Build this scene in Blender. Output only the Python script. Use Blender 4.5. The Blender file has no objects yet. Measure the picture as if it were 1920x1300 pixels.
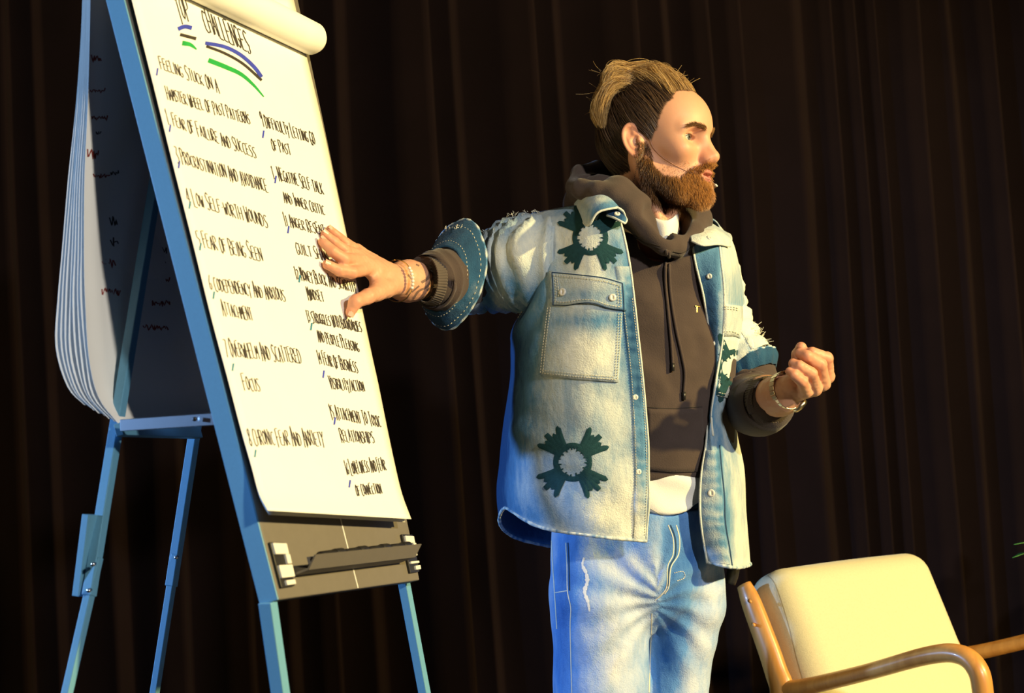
import bpy, math, random
import numpy as np
from mathutils import Vector, Matrix
from mathutils.bvhtree import BVHTree

# ---------------------------------------------------------------- camera, world, lights, exposure
scene = bpy.context.scene
COL = scene.collection
FPX = 3000.0
PITCH = math.atan(230 / FPX)
ROLL = 0.055
CAM = np.array([0.0, 0.0, 1.1])
_F = np.array([0, math.cos(PITCH), math.sin(PITCH)])
_R0 = np.array([1.0, 0, 0]); _U0 = np.array([0, -math.sin(PITCH), math.cos(PITCH)])
_R = _R0 * math.cos(ROLL) - _U0 * math.sin(ROLL)
_U = _U0 * math.cos(ROLL) + _R0 * math.sin(ROLL)

cam_data = bpy.data.cameras.new('camera')
cam = bpy.data.objects.new('camera', cam_data); COL.objects.link(cam)
cam_data.sensor_width = 36.0; cam_data.sensor_fit = 'HORIZONTAL'
cam_data.lens = 36.0 * FPX / 1920
M = Matrix.Identity(4)
for i in range(3):
    M[i][0] = _R[i]; M[i][1] = _U[i]; M[i][2] = -_F[i]; M[i][3] = CAM[i]
cam.matrix_world = M
cam_data.clip_start = 0.05
cam_data.dof.use_dof = True
cam_data.dof.focus_distance = 2.98
cam_data.dof.aperture_fstop = 5.0
scene.camera = cam

scene.view_settings.view_transform = 'Standard'
scene.view_settings.look = 'None'
scene.view_settings.gamma = 1.0
scene.view_settings.exposure = 0.0
scene.view_settings.use_curve_mapping = False

world = bpy.data.worlds.new('hall'); scene.world = world
world.use_nodes = True
world.node_tree.nodes['Background'].inputs[0].default_value = (0.55, 0.5, 0.6, 1)
world.node_tree.nodes['Background'].inputs[1].default_value = 0.035

def lamp(name, loc, target, energy, color, size, spot=None):
    d = bpy.data.lights.new(name, 'SPOT' if spot else 'AREA')
    d.energy = energy; d.color = color
    if spot:
        d.spot_size = math.radians(spot); d.spot_blend = 0.6; d.shadow_soft_size = size
    else:
        d.shape = 'DISK'; d.size = size
    o = bpy.data.objects.new(name, d); COL.objects.link(o)
    o.location = loc
    o.rotation_euler = (Vector(target) - Vector(loc)).to_track_quat('-Z', 'Y').to_euler()
    return o
# warm stage spot far to the right and in front, high on its bar
lamp('stage_spot_key', (4.6, 0.75, 2.9), (0.1, 3.0, 1.2), 2050, (1.0, 0.73, 0.25), 0.08, 62)
# neutral house light over the audience, behind the camera
lamp('stage_spot_front', (3.3, -2.4, 3.1), (0.2, 3.1, 1.2), 1020, (1.0, 0.93, 0.82), 0.15, 40)
# blue stage spot on the left
lamp('stage_spot_blue', (-4.3, 2.2, 1.75), (-0.1, 2.8, 1.1), 760, (0.28, 0.53, 1.0), 0.10, 44)

# ---------------------------------------------------------------- helpers
def U(px, py, d):
    return CAM + d * (_F + _R * ((px - 960) / FPX) - _U * ((py - 650) / FPX))
def RAY(px, py):
    v = _F + _R * ((px - 960) / FPX) - _U * ((py - 650) / FPX)
    return v / np.linalg.norm(v)
def PX(P):
    q = np.asarray(P) - CAM; d = q @ _F
    return np.stack([960 + FPX * (q @ _R) / d, 650 - FPX * (q @ _U) / d, d], -1)
def UU(a):
    return np.array([U(*p) for p in a])

def unit(v):
    v = np.asarray(v, float); return v / (np.linalg.norm(v, axis=-1, keepdims=True) + 1e-12)

def _h(i, j, k, s):
    n = (i * 374761393 + j * 668265263 + k * 2147483647 + s * 974634531) & 0xffffffff
    n = ((n ^ (n >> 13)) * 1274126177) & 0xffffffff
    return ((n ^ (n >> 16)) & 0xffff) / 65535.0
def noise(P, scale=1.0, seed=0):
    """value noise in -1..1 for an (N,3) array"""
    P = np.asarray(P, float) * scale
    f = np.floor(P); t = P - f; f = f.astype(np.int64)
    t = t * t * (3 - 2 * t)
    out = 0
    for a in (0, 1):
        for b in (0, 1):
            for c in (0, 1):
                w = (t[:, 0] if a else 1 - t[:, 0]) * (t[:, 1] if b else 1 - t[:, 1]) * (t[:, 2] if c else 1 - t[:, 2])
                out = out + w * _h(f[:, 0] + a, f[:, 1] + b, f[:, 2] + c, seed)
    return out * 2 - 1
def fbm(P, scale=1.0, seed=0, n=3):
    o = 0; a = 1.0; tot = 0
    for i in range(n):
        o = o + a * noise(P, scale * 2 ** i, seed + i * 17); tot += a; a *= .5
    return o / tot

def prop(o, label=None, cat=None, group=None, kind=None):
    if label: o['label'] = label
    if cat: o['category'] = cat
    if group: o['group'] = group
    if kind: o['kind'] = kind
    return o
def adopt(o, parent):
    o.parent = parent
    if parent is not None:
        o.matrix_parent_inverse = Matrix.Translation(parent_world(parent)).inverted()
def parent_world(o):
    return Vector(o.get('_w', (0, 0, 0))) if False else _WORLD.get(o.name, Vector((0, 0, 0)))
_WORLD = {}
def empty(name, loc):
    o = bpy.data.objects.new(name, None); COL.objects.link(o)
    o.location = loc; o.empty_display_size = .1
    _WORLD[o.name] = Vector(loc)
    return o
def mk(name, V, Fc, mat, parent=None, smooth=True, attrs=None, solid=None, sub=0, bevel=0, offset=-1):
    me = bpy.data.meshes.new(name)
    V = np.asarray(V, float)
    me.from_pydata(V.tolist(), [], [list(map(int, f)) for f in Fc])
    me.update()
    if smooth:
        me.polygons.foreach_set('use_smooth', np.ones(len(me.polygons), bool))
    if attrs:
        for k, a in attrs.items():
            at = me.attributes.new(k, 'FLOAT', 'POINT'); at.data.foreach_set('value', np.asarray(a, np.float32))
    o = bpy.data.objects.new(name, me); COL.objects.link(o)
    if mat: me.materials.append(mat)
    if bevel:
        m = o.modifiers.new('edge', 'BEVEL'); m.width = bevel; m.segments = 2; m.limit_method = 'ANGLE'
    if solid:
        m = o.modifiers.new('thick', 'SOLIDIFY'); m.thickness = solid; m.offset = offset
    if sub:
        m = o.modifiers.new('sub', 'SUBSURF'); m.levels = sub; m.render_levels = sub
    adopt(o, parent)
    return o

def cr(P, n):
    """Catmull-Rom along axis 0: len(P)-1 spans of n steps"""
    P = np.asarray(P, float)
    Q = np.concatenate([[2 * P[0] - P[1]], P, [2 * P[-1] - P[-2]]])
    out = []
    for i in range(len(P) - 1):
        p0, p1, p2, p3 = Q[i:i + 4]
        for s in range(n):
            t = s / n
            out.append(.5 * (2 * p1 + (p2 - p0) * t + (2 * p0 - 5 * p1 + 4 * p2 - p3) * t * t + (3 * p1 - p0 - 3 * p2 + p3) * t ** 3))
    out.append(P[-1]); return np.array(out)
def crc(P, n):
    """closed Catmull-Rom"""
    P = np.asarray(P, float); k = len(P); out = []
    for i in range(k):
        p0, p1, p2, p3 = P[i - 1], P[i], P[(i + 1) % k], P[(i + 2) % k]
        for s in range(n):
            t = s / n
            out.append(.5 * (2 * p1 + (p2 - p0) * t + (2 * p0 - 5 * p1 + 4 * p2 - p3) * t * t + (3 * p1 - p0 - 3 * p2 + p3) * t ** 3))
    return np.array(out)
def gridfaces(r, c, closed=False, off=0):
    f = []
    for i in range(r - 1):
        for j in range(c if closed else c - 1):
            j2 = (j + 1) % c
            f.append((off + i * c + j, off + i * c + j2, off + (i + 1) * c + j2, off + (i + 1) * c + j))
    return f
def gridnormals(G, closed=False):
    du = np.gradient(G, axis=0)
    if closed:
        dv = (np.roll(G, -1, 1) - np.roll(G, 1, 1)) / 2
    else:
        dv = np.gradient(G, axis=1)
    return unit(np.cross(du, dv))
def loft(rows, nr, nc):
    """control grid (R,C,3) -> fine grid"""
    G = np.asarray(rows, float)
    G = cr(G, nr)
    G = cr(G.transpose(1, 0, 2), nc).transpose(1, 0, 2)
    return G

def tube(path, rad, n=24, step=6, disp=None, caps=True, ref=(0, 0, 1), aspect=1.0, smoothpath=True):
    """path (K,3) world, rad (K,) or (K,2). Returns V,F and ring grid"""
    path = np.asarray(path, float); rad = np.asarray(rad, float)
    if rad.ndim == 1: rad = np.stack([rad, rad * aspect], 1)
    if smoothpath and len(path) > 2:
        P = cr(path, step); R = cr(rad, step)
    else:
        P, R = path, rad
    T = unit(np.gradient(P, axis=0))
    ref = np.asarray(ref, float)
    N = [unit(ref - T[0] * (ref @ T[0]))]
    for i in range(1, len(P)):
        v = N[-1] - T[i] * (N[-1] @ T[i]); N.append(unit(v))
    N = np.array(N); B = np.cross(T, N)
    th = np.linspace(0, 2 * math.pi, n, endpoint=False)
    G = P[:, None] + N[:, None] * (np.cos(th)[None, :, None] * R[:, 0][:, None, None]) + B[:, None] * (np.sin(th)[None, :, None] * R[:, 1][:, None, None])
    if disp is not None:
        D = unit(G - P[:, None])
        s = np.linspace(0, 1, len(P))
        G = G + D * disp(np.broadcast_to(s[:, None], G.shape[:2]), np.broadcast_to(th[None], G.shape[:2]), G)[..., None]
    V = G.reshape(-1, 3); Fc = gridfaces(len(P), n, True)
    if caps:
        a = len(V); V = np.concatenate([V, [P[0]], [P[-1]]])
        Fc += [(a, (j + 1) % n, j) for j in range(n)]
        b = (len(P) - 1) * n
        Fc += [(a + 1, b + j, b + (j + 1) % n) for j in range(n)]
    return V, Fc, G

def box(c, x, y, z, sx, sy, sz):
    c = np.asarray(c, float); x, y, z = unit(x), unit(y), unit(z)
    V = [c + x * a * sx / 2 + y * b * sy / 2 + z * d * sz / 2 for a in (-1, 1) for b in (-1, 1) for d in (-1, 1)]
    return np.array(V), [(0, 1, 3, 2), (4, 6, 7, 5), (0, 4, 5, 1), (2, 3, 7, 6), (0, 2, 6, 4), (1, 5, 7, 3)]
def bar(a, b, w, h, ref):
    """box bar from a to b; w across ref direction, h along ref"""
    a = np.asarray(a, float); b = np.asarray(b, float)
    z = unit(b - a); y = unit(np.asarray(ref, float) - z * (np.asarray(ref, float) @ z)); x = np.cross(y, z)
    return box((a + b) / 2, x, y, z, w, h, np.linalg.norm(b - a))
def join(parts):
    V = []; Fc = []; o = 0
    for p in parts:
        v, f = p[0], p[1]
        V.append(np.asarray(v, float)); Fc += [tuple(int(i) + o for i in q) for q in f]; o += len(v)
    return np.concatenate(V), Fc
def bvh(V, Fc):
    return BVHTree.FromPolygons([tuple(v) for v in V], [tuple(map(int, f)) for f in Fc])
def hit(tree, px, py):
    h = tree.ray_cast(Vector(CAM), Vector(RAY(px, py)))
    if h[0] is None: return None, None
    n = np.array(h[1])
    if n @ RAY(px, py) > 0: n = -n
    return np.array(h[0]), n
def resample(P, step):
    P = np.asarray(P, float)
    d = np.r_[0, np.cumsum(np.linalg.norm(np.diff(P[:, :2], axis=0), axis=1))]
    n = max(2, int(d[-1] / step) + 1); s = np.linspace(0, d[-1], n)
    return np.stack([np.interp(s, d, P[:, k]) for k in range(P.shape[1])], 1)
def ribbon(tree, pts, width, off=.0008, thick=.001, step=4, taper=None, smooth=False):
    """raised ribbon lying on the surface of TREE along a stroke"""
    pts = np.asarray(pts, float)
    if smooth and len(pts) > 2: pts = cr(pts, 6)
    P = resample(pts, step); n = len(P)
    T = np.gradient(P, axis=0); L = np.linalg.norm(T, axis=1, keepdims=True) + 1e-9
    Nn = np.stack([-T[:, 1], T[:, 0]], 1) / L
    V = []; ok = []
    for i in range(n):
        w = width * (taper(i / (n - 1)) if taper else 1) / 2
        c, nn = hit(tree, *P[i]); row = []
        for s, o in ((-1, off), (0, off + thick), (1, off)):
            h, m = hit(tree, *(P[i] + Nn[i] * s * w))
            if h is None or (c is not None and np.linalg.norm(h - c) > .02): h, m = c, nn
            row.append(None if h is None else h + m * o)
        if any(r is None for r in row):
            ok.append(False); V += [np.zeros(3)] * 3
        else:
            ok.append(True); V += row
    Fc = []
    for i in range(n - 1):
        if ok[i] and ok[i + 1]:
            a = i * 3
            Fc += [(a, a + 1, a + 4, a + 3), (a + 1, a + 2, a + 5, a + 4)]
    if not Fc: return np.zeros((0, 3)), []
    used = sorted({k for f in Fc for k in f}); mp = {k: i for i, k in enumerate(used)}
    return np.array([V[k] for k in used]), [tuple(mp[k] for k in f) for f in Fc]
def dashes(tree, pts, length=3.2, gap=2.2, width=1.5, off=.0012, thick=.0009, smooth=False):
    pts = np.asarray(pts, float)
    if smooth: pts = cr(pts, 6)
    P = resample(pts, .5); d = np.arange(len(P)) * .5; out = []
    s = 0
    while s + length < d[-1]:
        a, b = int(s * 2), int((s + length) * 2)
        r = ribbon(tree, [P[a], P[b]], width, off, thick, step=length)
        if len(r[0]): out.append(r)
        s += length + gap
    return out
def panel(tree, top, bottom, n=14, m=12, off=.003, edge=.0004):
    """patch lying on TREE between two px polylines (same direction), with edges turned down"""
    T = resample(np.asarray(top, float), 1e9); top = np.asarray(top, float); bottom = np.asarray(bottom, float)
    def rs(P, k):
        d = np.r_[0, np.cumsum(np.linalg.norm(np.diff(P, axis=0), axis=1))]; s = np.linspace(0, d[-1], k)
        return np.stack([np.interp(s, d, P[:, 0]), np.interp(s, d, P[:, 1])], 1)
    A, Bm = rs(top, n), rs(bottom, n)
    Q = [A[0:1] * 0 + A + (Bm - A) * t for t in np.linspace(0, 1, m)]
    G = np.zeros((m, n, 3)); last = None
    for i in range(m):
        for j in range(n):
            h, nn = hit(tree, *Q[i][j])
            if h is None: h, nn = last if last else (U(Q[i][j][0], Q[i][j][1], 3.0), -_F)
            last = (h, nn)
            G[i, j] = h + nn * off
    rim = np.zeros((m + 2, n + 2, 3)); rim[1:-1, 1:-1] = G
    c = G.mean((0, 1))
    rim[0, 1:-1] = G[0]; rim[-1, 1:-1] = G[-1]; rim[1:-1, 0] = G[:, 0]; rim[1:-1, -1] = G[:, -1]
    rim[0, 0], rim[0, -1], rim[-1, 0], rim[-1, -1] = G[0, 0], G[0, -1], G[-1, 0], G[-1, -1]
    back = unit(gridnormals(G).mean((0, 1)))
    if back @ _F < 0: back = -back
    msk = np.ones((m + 2, n + 2), bool); msk[1:-1, 1:-1] = False
    rim[msk] += back * (off - edge + .003)
    return rim.reshape(-1, 3), gridfaces(m + 2, n + 2)

# ---------------------------------------------------------------- materials
def node_mat(name):
    m = bpy.data.materials.new(name); m.use_nodes = True
    nt = m.node_tree; return m, nt, nt.nodes['Principled BSDF']
def link(nt, a, b): nt.links.new(a, b)
def plain(name, col, rough=.6, metal=0, nscale=40, namt=.12, bump=0, bscale=200, sheen=0, spec=None, coat=0):
    m, nt, b = node_mat(name)
    tc = nt.nodes.new('ShaderNodeTexCoord')
    nz = nt.nodes.new('ShaderNodeTexNoise'); nz.inputs['Scale'].default_value = nscale; nz.inputs['Detail'].default_value = 4
    link(nt, tc.outputs['Object'], nz.inputs['Vector'])
    mx = nt.nodes.new('ShaderNodeMix'); mx.data_type = 'RGBA'
    mx.inputs[6].default_value = (*[c * (1 - namt) for c in col], 1)
    mx.inputs[7].default_value = (*[min(1, c * (1 + namt)) for c in col], 1)
    link(nt, nz.outputs['Fac'], mx.inputs[0]); link(nt, mx.outputs[2], b.inputs['Base Color'])
    b.inputs['Roughness'].default_value = rough; b.inputs['Metallic'].default_value = metal
    if spec is not None: b.inputs['Specular IOR Level'].default_value = spec
    if sheen: b.inputs['Sheen Weight'].default_value = sheen
    if coat: b.inputs['Coat Weight'].default_value = coat
    if bump:
        n2 = nt.nodes.new('ShaderNodeTexNoise'); n2.inputs['Scale'].default_value = bscale; n2.inputs['Detail'].default_value = 3
        link(nt, tc.outputs['Object'], n2.inputs['Vector'])
        bp = nt.nodes.new('ShaderNodeBump'); bp.inputs['Strength'].default_value = bump; bp.inputs['Distance'].default_value = .002
        link(nt, n2.outputs['Fac'], bp.inputs['Height']); link(nt, bp.outputs[0], b.inputs['Normal'])
    return m
def denim(name, dark, mid, pale, seed=0.0, fleck=.22):
    """washed denim: attribute 'wash' (0 raw blue .. 1 bleached) broken up by noise and a weave"""
    m, nt, b = node_mat(name)
    N = nt.nodes.new
    tc = N('ShaderNodeTexCoord')
    at = N('ShaderNodeAttribute'); at.attribute_name = 'wash'
    n1 = N('ShaderNodeTexNoise'); n1.inputs['Scale'].default_value = 90; n1.inputs['Detail'].default_value = 6; n1.inputs['Roughness'].default_value = .7
    mp = N('ShaderNodeMapping'); mp.inputs['Scale'].default_value = (1, 1, .35); mp.inputs['Location'].default_value = (seed, seed, 0)
    link(nt, tc.outputs['Object'], mp.inputs[0]); link(nt, mp.outputs[0], n1.inputs['Vector'])
    ma = N('ShaderNodeMath'); ma.operation = 'MULTIPLY_ADD'; ma.inputs[1].default_value = fleck * 2; ma.inputs[2].default_value = -fleck
    link(nt, n1.outputs['Fac'], ma.inputs[0])
    ad = N('ShaderNodeMath'); ad.operation = 'ADD'; link(nt, ma.outputs[0], ad.inputs[0]); link(nt, at.outputs['Fac'], ad.inputs[1])
    cr_ = N('ShaderNodeValToRGB'); e = cr_.color_ramp.elements
    e[0].position = .05; e[0].color = (*dark, 1); e[1].position = .95; e[1].color = (*pale, 1)
    x = e.new(.45); x.color = (*mid, 1)
    link(nt, ad.outputs[0], cr_.inputs[0]); link(nt, cr_.outputs[0], b.inputs['Base Color'])
    b.inputs['Roughness'].default_value = .85; b.inputs['Specular IOR Level'].default_value = .2
    b.inputs['Sheen Weight'].default_value = .1
    n2 = N('ShaderNodeTexNoise'); n2.inputs['Scale'].default_value = 420; n2.inputs['Detail'].default_value = 3
    link(nt, tc.outputs['Object'], n2.inputs['Vector'])
    n3 = N('ShaderNodeTexNoise'); n3.inputs['Scale'].default_value = 45; n3.inputs['Detail'].default_value = 4
    link(nt, tc.outputs['Object'], n3.inputs['Vector'])
    a2 = N('ShaderNodeMath'); a2.operation = 'MULTIPLY_ADD'; a2.inputs[1].default_value = 2.5; link(nt, n3.outputs['Fac'], a2.inputs[0]); link(nt, n2.outputs['Fac'], a2.inputs[2])
    bp = N('ShaderNodeBump'); bp.inputs['Strength'].default_value = .5; bp.inputs['Distance'].default_value = .0025
    link(nt, a2.outputs[0], bp.inputs['Height']); link(nt, bp.outputs[0], b.inputs['Normal'])
    return m
def hairmat(name, c0, c1, rough=.32):
    m, nt, b = node_mat(name)
    at = nt.nodes.new('ShaderNodeAttribute'); at.attribute_name = 'tone'
    mx = nt.nodes.new('ShaderNodeMix'); mx.data_type = 'RGBA'
    mx.inputs[6].default_value = (*c0, 1); mx.inputs[7].default_value = (*c1, 1)
    link(nt, at.outputs['Fac'], mx.inputs[0]); link(nt, mx.outputs[2], b.inputs['Base Color'])
    b.inputs['Roughness'].default_value = rough; b.inputs['Specular IOR Level'].default_value = .45
    return m

MAT = dict(
    velvet=plain('curtain_velvet', (.0068, .0038, .0042), .95, nscale=6, namt=.25, bump=.25, bscale=350, sheen=.008, spec=.05),
    stage=plain('stage_floor', (.035, .032, .03), .55, nscale=12, namt=.3, bump=.1),
    paper=plain('paper', (.86, .85, .80), .8, nscale=20, namt=.02, spec=.15),
    paper_back=plain('paper_shaded', (.80, .80, .80), .8, nscale=20, namt=.03, spec=.15),
    ink=plain('black_marker', (.03, .024, .02), .7, nscale=90, namt=.5),
    ink_blue=plain('blue_marker', (.03, .05, .45), .7, nscale=60, namt=.4),
    ink_teal=plain('teal_marker', (.02, .18, .30), .7, nscale=60, namt=.3),
    ink_green=plain('green_marker', (.005, .32, .06), .7, nscale=60, namt=.3),
    ink_red=plain('red_marker', (.30, .035, .02), .7, nscale=60, namt=.3),
    rail=plain('easel_paint', (.13, .34, .50), .45, metal=.0, nscale=200, namt=.06, bump=.08, bscale=900),
    board=plain('board_grey', (.14, .125, .10), .6, nscale=60, namt=.08, bump=.1, bscale=700),
    steel=plain('bright_steel', (.75, .77, .8), .25, metal=1.0, nscale=60, namt=.05),
    black=plain('black_plastic', (.016, .015, .015), .4, nscale=60, namt=.2),
    white=plain('white_plastic', (.75, .73, .66), .4, nscale=60, namt=.05),
    hoodie=plain('hoodie_fleece', (.071, .053, .049), .95, nscale=25, namt=.18, bump=.35, bscale=420, sheen=.15, spec=.1),
    rib=plain('rib_knit', (.10, .082, .07), .95, nscale=60, namt=.15, spec=.1, sheen=.1),
    cotton=plain('white_cotton', (.80, .80, .78), .9, nscale=30, namt=.03, bump=.2, bscale=500, spec=.1),
    stitch=plain('pale_stitching', (.66, .64, .52), .9, nscale=200, namt=.2, spec=.1),
    stitch_dark=plain('dark_seam', (.025, .06, .13), .9, nscale=200, namt=.2, spec=.1),
    stitch_jean=plain('jean_thread', (.75, .72, .62), .9, nscale=200, namt=.15, spec=.1),
    patch=plain('teal_embroidery', (.018, .062, .075), .9, nscale=160, namt=.35, bump=.5, bscale=900, spec=.1),
    button=plain('pearl_button', (.72, .72, .68), .3, nscale=80, namt=.1, coat=.3),
    gold=plain('gold', (.95, .62, .22), .25, metal=1.0, nscale=80, namt=.05),
    cream=plain('cream_upholstery', (.57, .53, .36), .92, nscale=260, namt=.10, bump=.35, bscale=600, sheen=.1, spec=.1),
    lips=plain('lips', (.50, .21, .17), .5, nscale=60, namt=.1),
    leaf=plain('plant_leaf', (.05, .22, .04), .45, nscale=18, namt=.4),
    pot=plain('plant_pot', (.3, .28, .26), .6),
    soil=plain('potting_soil', (.03, .02, .015), .95, bump=.6, bscale=120),
    shoe=plain('white_sneaker', (.6, .58, .55), .6),
    tattoo=plain('tattoo_ink', (.19, .115, .09), .6, nscale=120, namt=.4),
)
MAT['jacket'] = denim('washed_denim_jacket', (.010, .06, .17), (.10, .25, .44), (.74, .77, .70))
MAT['jeans'] = denim('washed_denim_jeans', (.02, .11, .40), (.12, .30, .68), (.66, .72, .82), 3.0, .2)
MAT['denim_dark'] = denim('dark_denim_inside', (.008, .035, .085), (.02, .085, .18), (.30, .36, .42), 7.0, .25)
def wood(name, c0, c1, rough=.35):
    m, nt, b = node_mat(name); N = nt.nodes.new
    tc = N('ShaderNodeTexCoord'); mp = N('ShaderNodeMapping'); mp.inputs['Scale'].default_value = (60, 60, 6)
    nz = N('ShaderNodeTexNoise'); nz.inputs['Scale'].default_value = 1; nz.inputs['Detail'].default_value = 5; nz.inputs['Distortion'].default_value = .6
    link(nt, tc.outputs['Object'], mp.inputs[0]); link(nt, mp.outputs[0], nz.inputs['Vector'])
    r = N('ShaderNodeValToRGB'); r.color_ramp.elements[0].position = .3; r.color_ramp.elements[0].color = (*c0, 1)
    r.color_ramp.elements[1].position = .7; r.color_ramp.elements[1].color = (*c1, 1)
    link(nt, nz.outputs['Fac'], r.inputs[0]); link(nt, r.outputs[0], b.inputs['Base Color'])
    b.inputs['Roughness'].default_value = rough; b.inputs['Coat Weight'].default_value = .25
    return m
MAT['wood'] = wood('oak', (.46, .20, .045), (.60, .29, .075))
def skinmat():
    m, nt, b = node_mat('skin'); N = nt.nodes.new
    tc = N('ShaderNodeTexCoord')
    nz = N('ShaderNodeTexNoise'); nz.inputs['Scale'].default_value = 22; nz.inputs['Detail'].default_value = 5
    link(nt, tc.outputs['Object'], nz.inputs['Vector'])
    r = N('ShaderNodeMix'); r.data_type = 'RGBA'
    r.inputs[6].default_value = (.57, .285, .180, 1); r.inputs[7].default_value = (.69, .375, .245, 1)
    link(nt, nz.outputs['Fac'], r.inputs[0])
    cur = r.outputs[2]
    for nm, col in (('beardmask', (.17, .075, .035, 1)), ('lipmask', (.55, .20, .17, 1)), ('scalpmask', (.075, .042, .026, 1)), ('redmask', (.62, .22, .14, 1))):
        a = N('ShaderNodeAttribute'); a.attribute_name = nm
        mx = N('ShaderNodeMix'); mx.data_type = 'RGBA'
        link(nt, a.outputs['Fac'], mx.inputs[0]); link(nt, cur, mx.inputs[6]); mx.inputs[7].default_value = col
        cur = mx.outputs[2]
    link(nt, cur, b.inputs['Base Color'])
    b.inputs['Roughness'].default_value = .48; b.inputs['Specular IOR Level'].default_value = .35
    b.inputs['Subsurface Weight'].default_value = .12; b.inputs['Subsurface Radius'].default_value = (.012, .005, .003); b.inputs['Subsurface Scale'].default_value = .6
    n2 = N('ShaderNodeTexNoise'); n2.inputs['Scale'].default_value = 500; link(nt, tc.outputs['Object'], n2.inputs['Vector'])
    bp = N('ShaderNodeBump'); bp.inputs['Strength'].default_value = .12; bp.inputs['Distance'].default_value = .001
    link(nt, n2.outputs['Fac'], bp.inputs['Height']); link(nt, bp.outputs[0], b.inputs['Normal'])
    return m
MAT['skin'] = skinmat()
MAT['hood_thread'] = plain('dark_thread', (.03, .024, .02), .9)
MAT['hair_dark'] = hairmat('ash_brown_hair', (.035, .018, .011), (.20, .125, .075))
MAT['hair_blond'] = hairmat('blond_hair', (.20, .10, .032), (.86, .60, .26))
MAT['beard'] = hairmat('ginger_beard', (.055, .024, .011), (.62, .30, .09))
MAT['brow'] = hairmat('brow_hair', (.17, .09, .04), (.30, .175, .08))
MAT['fray'] = hairmat('frayed_thread', (.6, .58, .46), (.75, .72, .58), .8)

# ---------------------------------------------------------------- signed-distance modelling
import openvdb
def smin(a, b, k):
    h = np.clip(.5 + .5 * (b - a) / k, 0, 1)
    return b + (a - b) * h - k * h * (1 - h)
def smax(a, b, k): return -smin(-a, -b, k)
def sd_ell(P, c, r):
    q = P - np.asarray(c, np.float32); r = np.asarray(r, np.float32)
    k0 = np.sqrt(((q / r) ** 2).sum(1)); k1 = np.sqrt(((q / (r * r)) ** 2).sum(1)) + 1e-6
    return k0 * (k0 - 1) / k1
def sd_cone(P, a, b, ra, rb):
    a = np.asarray(a, np.float32); b = np.asarray(b, np.float32)
    ab = b - a; t = np.clip(((P - a) @ ab) / max(float(ab @ ab), 1e-9), 0, 1)
    d = P - a - t[:, None] * ab
    return np.sqrt((d * d).sum(1)) - (ra + (rb - ra) * t)
def sd_chain(P, pts, rad, k=.004):
    d = None
    for i in range(len(pts) - 1):
        e = sd_cone(P, pts[i], pts[i + 1], rad[i], rad[i + 1])
        d = e if d is None else smin(d, e, k)
    return d
def sd_box(P, c, ax, half, r):
    q = np.abs((P - np.asarray(c, np.float32)) @ np.asarray(ax, np.float32).T) - (np.asarray(half, np.float32) - r)
    return np.sqrt((np.maximum(q, 0) ** 2).sum(1)) + np.minimum(q.max(1), 0) - r
def sdf_mesh(f, lo, hi, h, slack=1.6):
    lo = np.asarray(lo, float); hi = np.asarray(hi, float); B = 8
    nb = np.ceil((hi - lo) / (h * B)).astype(int) + 1
    I = np.stack(np.meshgrid(*[np.arange(k) for k in nb], indexing='ij'), -1).reshape(-1, 3)
    cen = (lo + (I * B + (B - 1) / 2) * h).astype(np.float32)
    d = np.concatenate([f(c) for c in np.array_split(cen, max(1, len(cen) // 400000))])
    act = np.abs(d) < h * B * .87 * slack + .004
    full = np.repeat(np.repeat(np.repeat(d.reshape(nb), B, 0), B, 1), B, 2).astype(np.float32)
    A = I[act]
    loc = np.stack(np.meshgrid(*[np.arange(B)] * 3, indexing='ij'), -1).reshape(-1, 3)
    for ch in np.array_split(A, max(1, len(A) // 1500)):
        ijk = (ch[:, None] * B + loc[None]).reshape(-1, 3)
        full[ijk[:, 0], ijk[:, 1], ijk[:, 2]] = f((lo + ijk * h).astype(np.float32))
    g = openvdb.FloatGrid(4 * h); g.copyFromArray(np.clip(full, -4 * h, 4 * h))
    pts, quads = g.convertToQuads(0.0)
    V = pts.astype(float) * h + lo
    q = quads.astype(int)
    a, b, c = V[q[:, 0]], V[q[:, 1]], V[q[:, 2]]
    if np.einsum('ij,ij->i', a, np.cross(b, c)).sum() and np.einsum('ij,ij->i', a - V.mean(0), np.cross(b - a, c - a)).sum() < 0: q = q[:, ::-1]
    return V, q
def mk_np(name, V, q, mat, parent, attrs=None):
    """fast mesh from numpy quads"""
    me = bpy.data.meshes.new(name)
    me.vertices.add(len(V)); me.vertices.foreach_set('co', np.asarray(V, np.float32).ravel())
    me.loops.add(q.size); me.loops.foreach_set('vertex_index', q.astype(np.int32).ravel())
    me.polygons.add(len(q)); me.polygons.foreach_set('loop_start', np.arange(0, q.size, 4, dtype=np.int32))
    try: me.polygons.foreach_set('loop_total', np.full(len(q), 4, np.int32))
    except Exception: pass
    me.update(calc_edges=True); me.validate()
    me.polygons.foreach_set('use_smooth', np.ones(len(me.polygons), bool))
    if attrs:
        for k, a in attrs.items():
            at = me.attributes.new(k, 'FLOAT', 'POINT'); at.data.foreach_set('value', np.asarray(a, np.float32))
    o = bpy.data.objects.new(name, me); COL.objects.link(o); me.materials.append(mat)
    adopt(o, parent); return o
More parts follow.
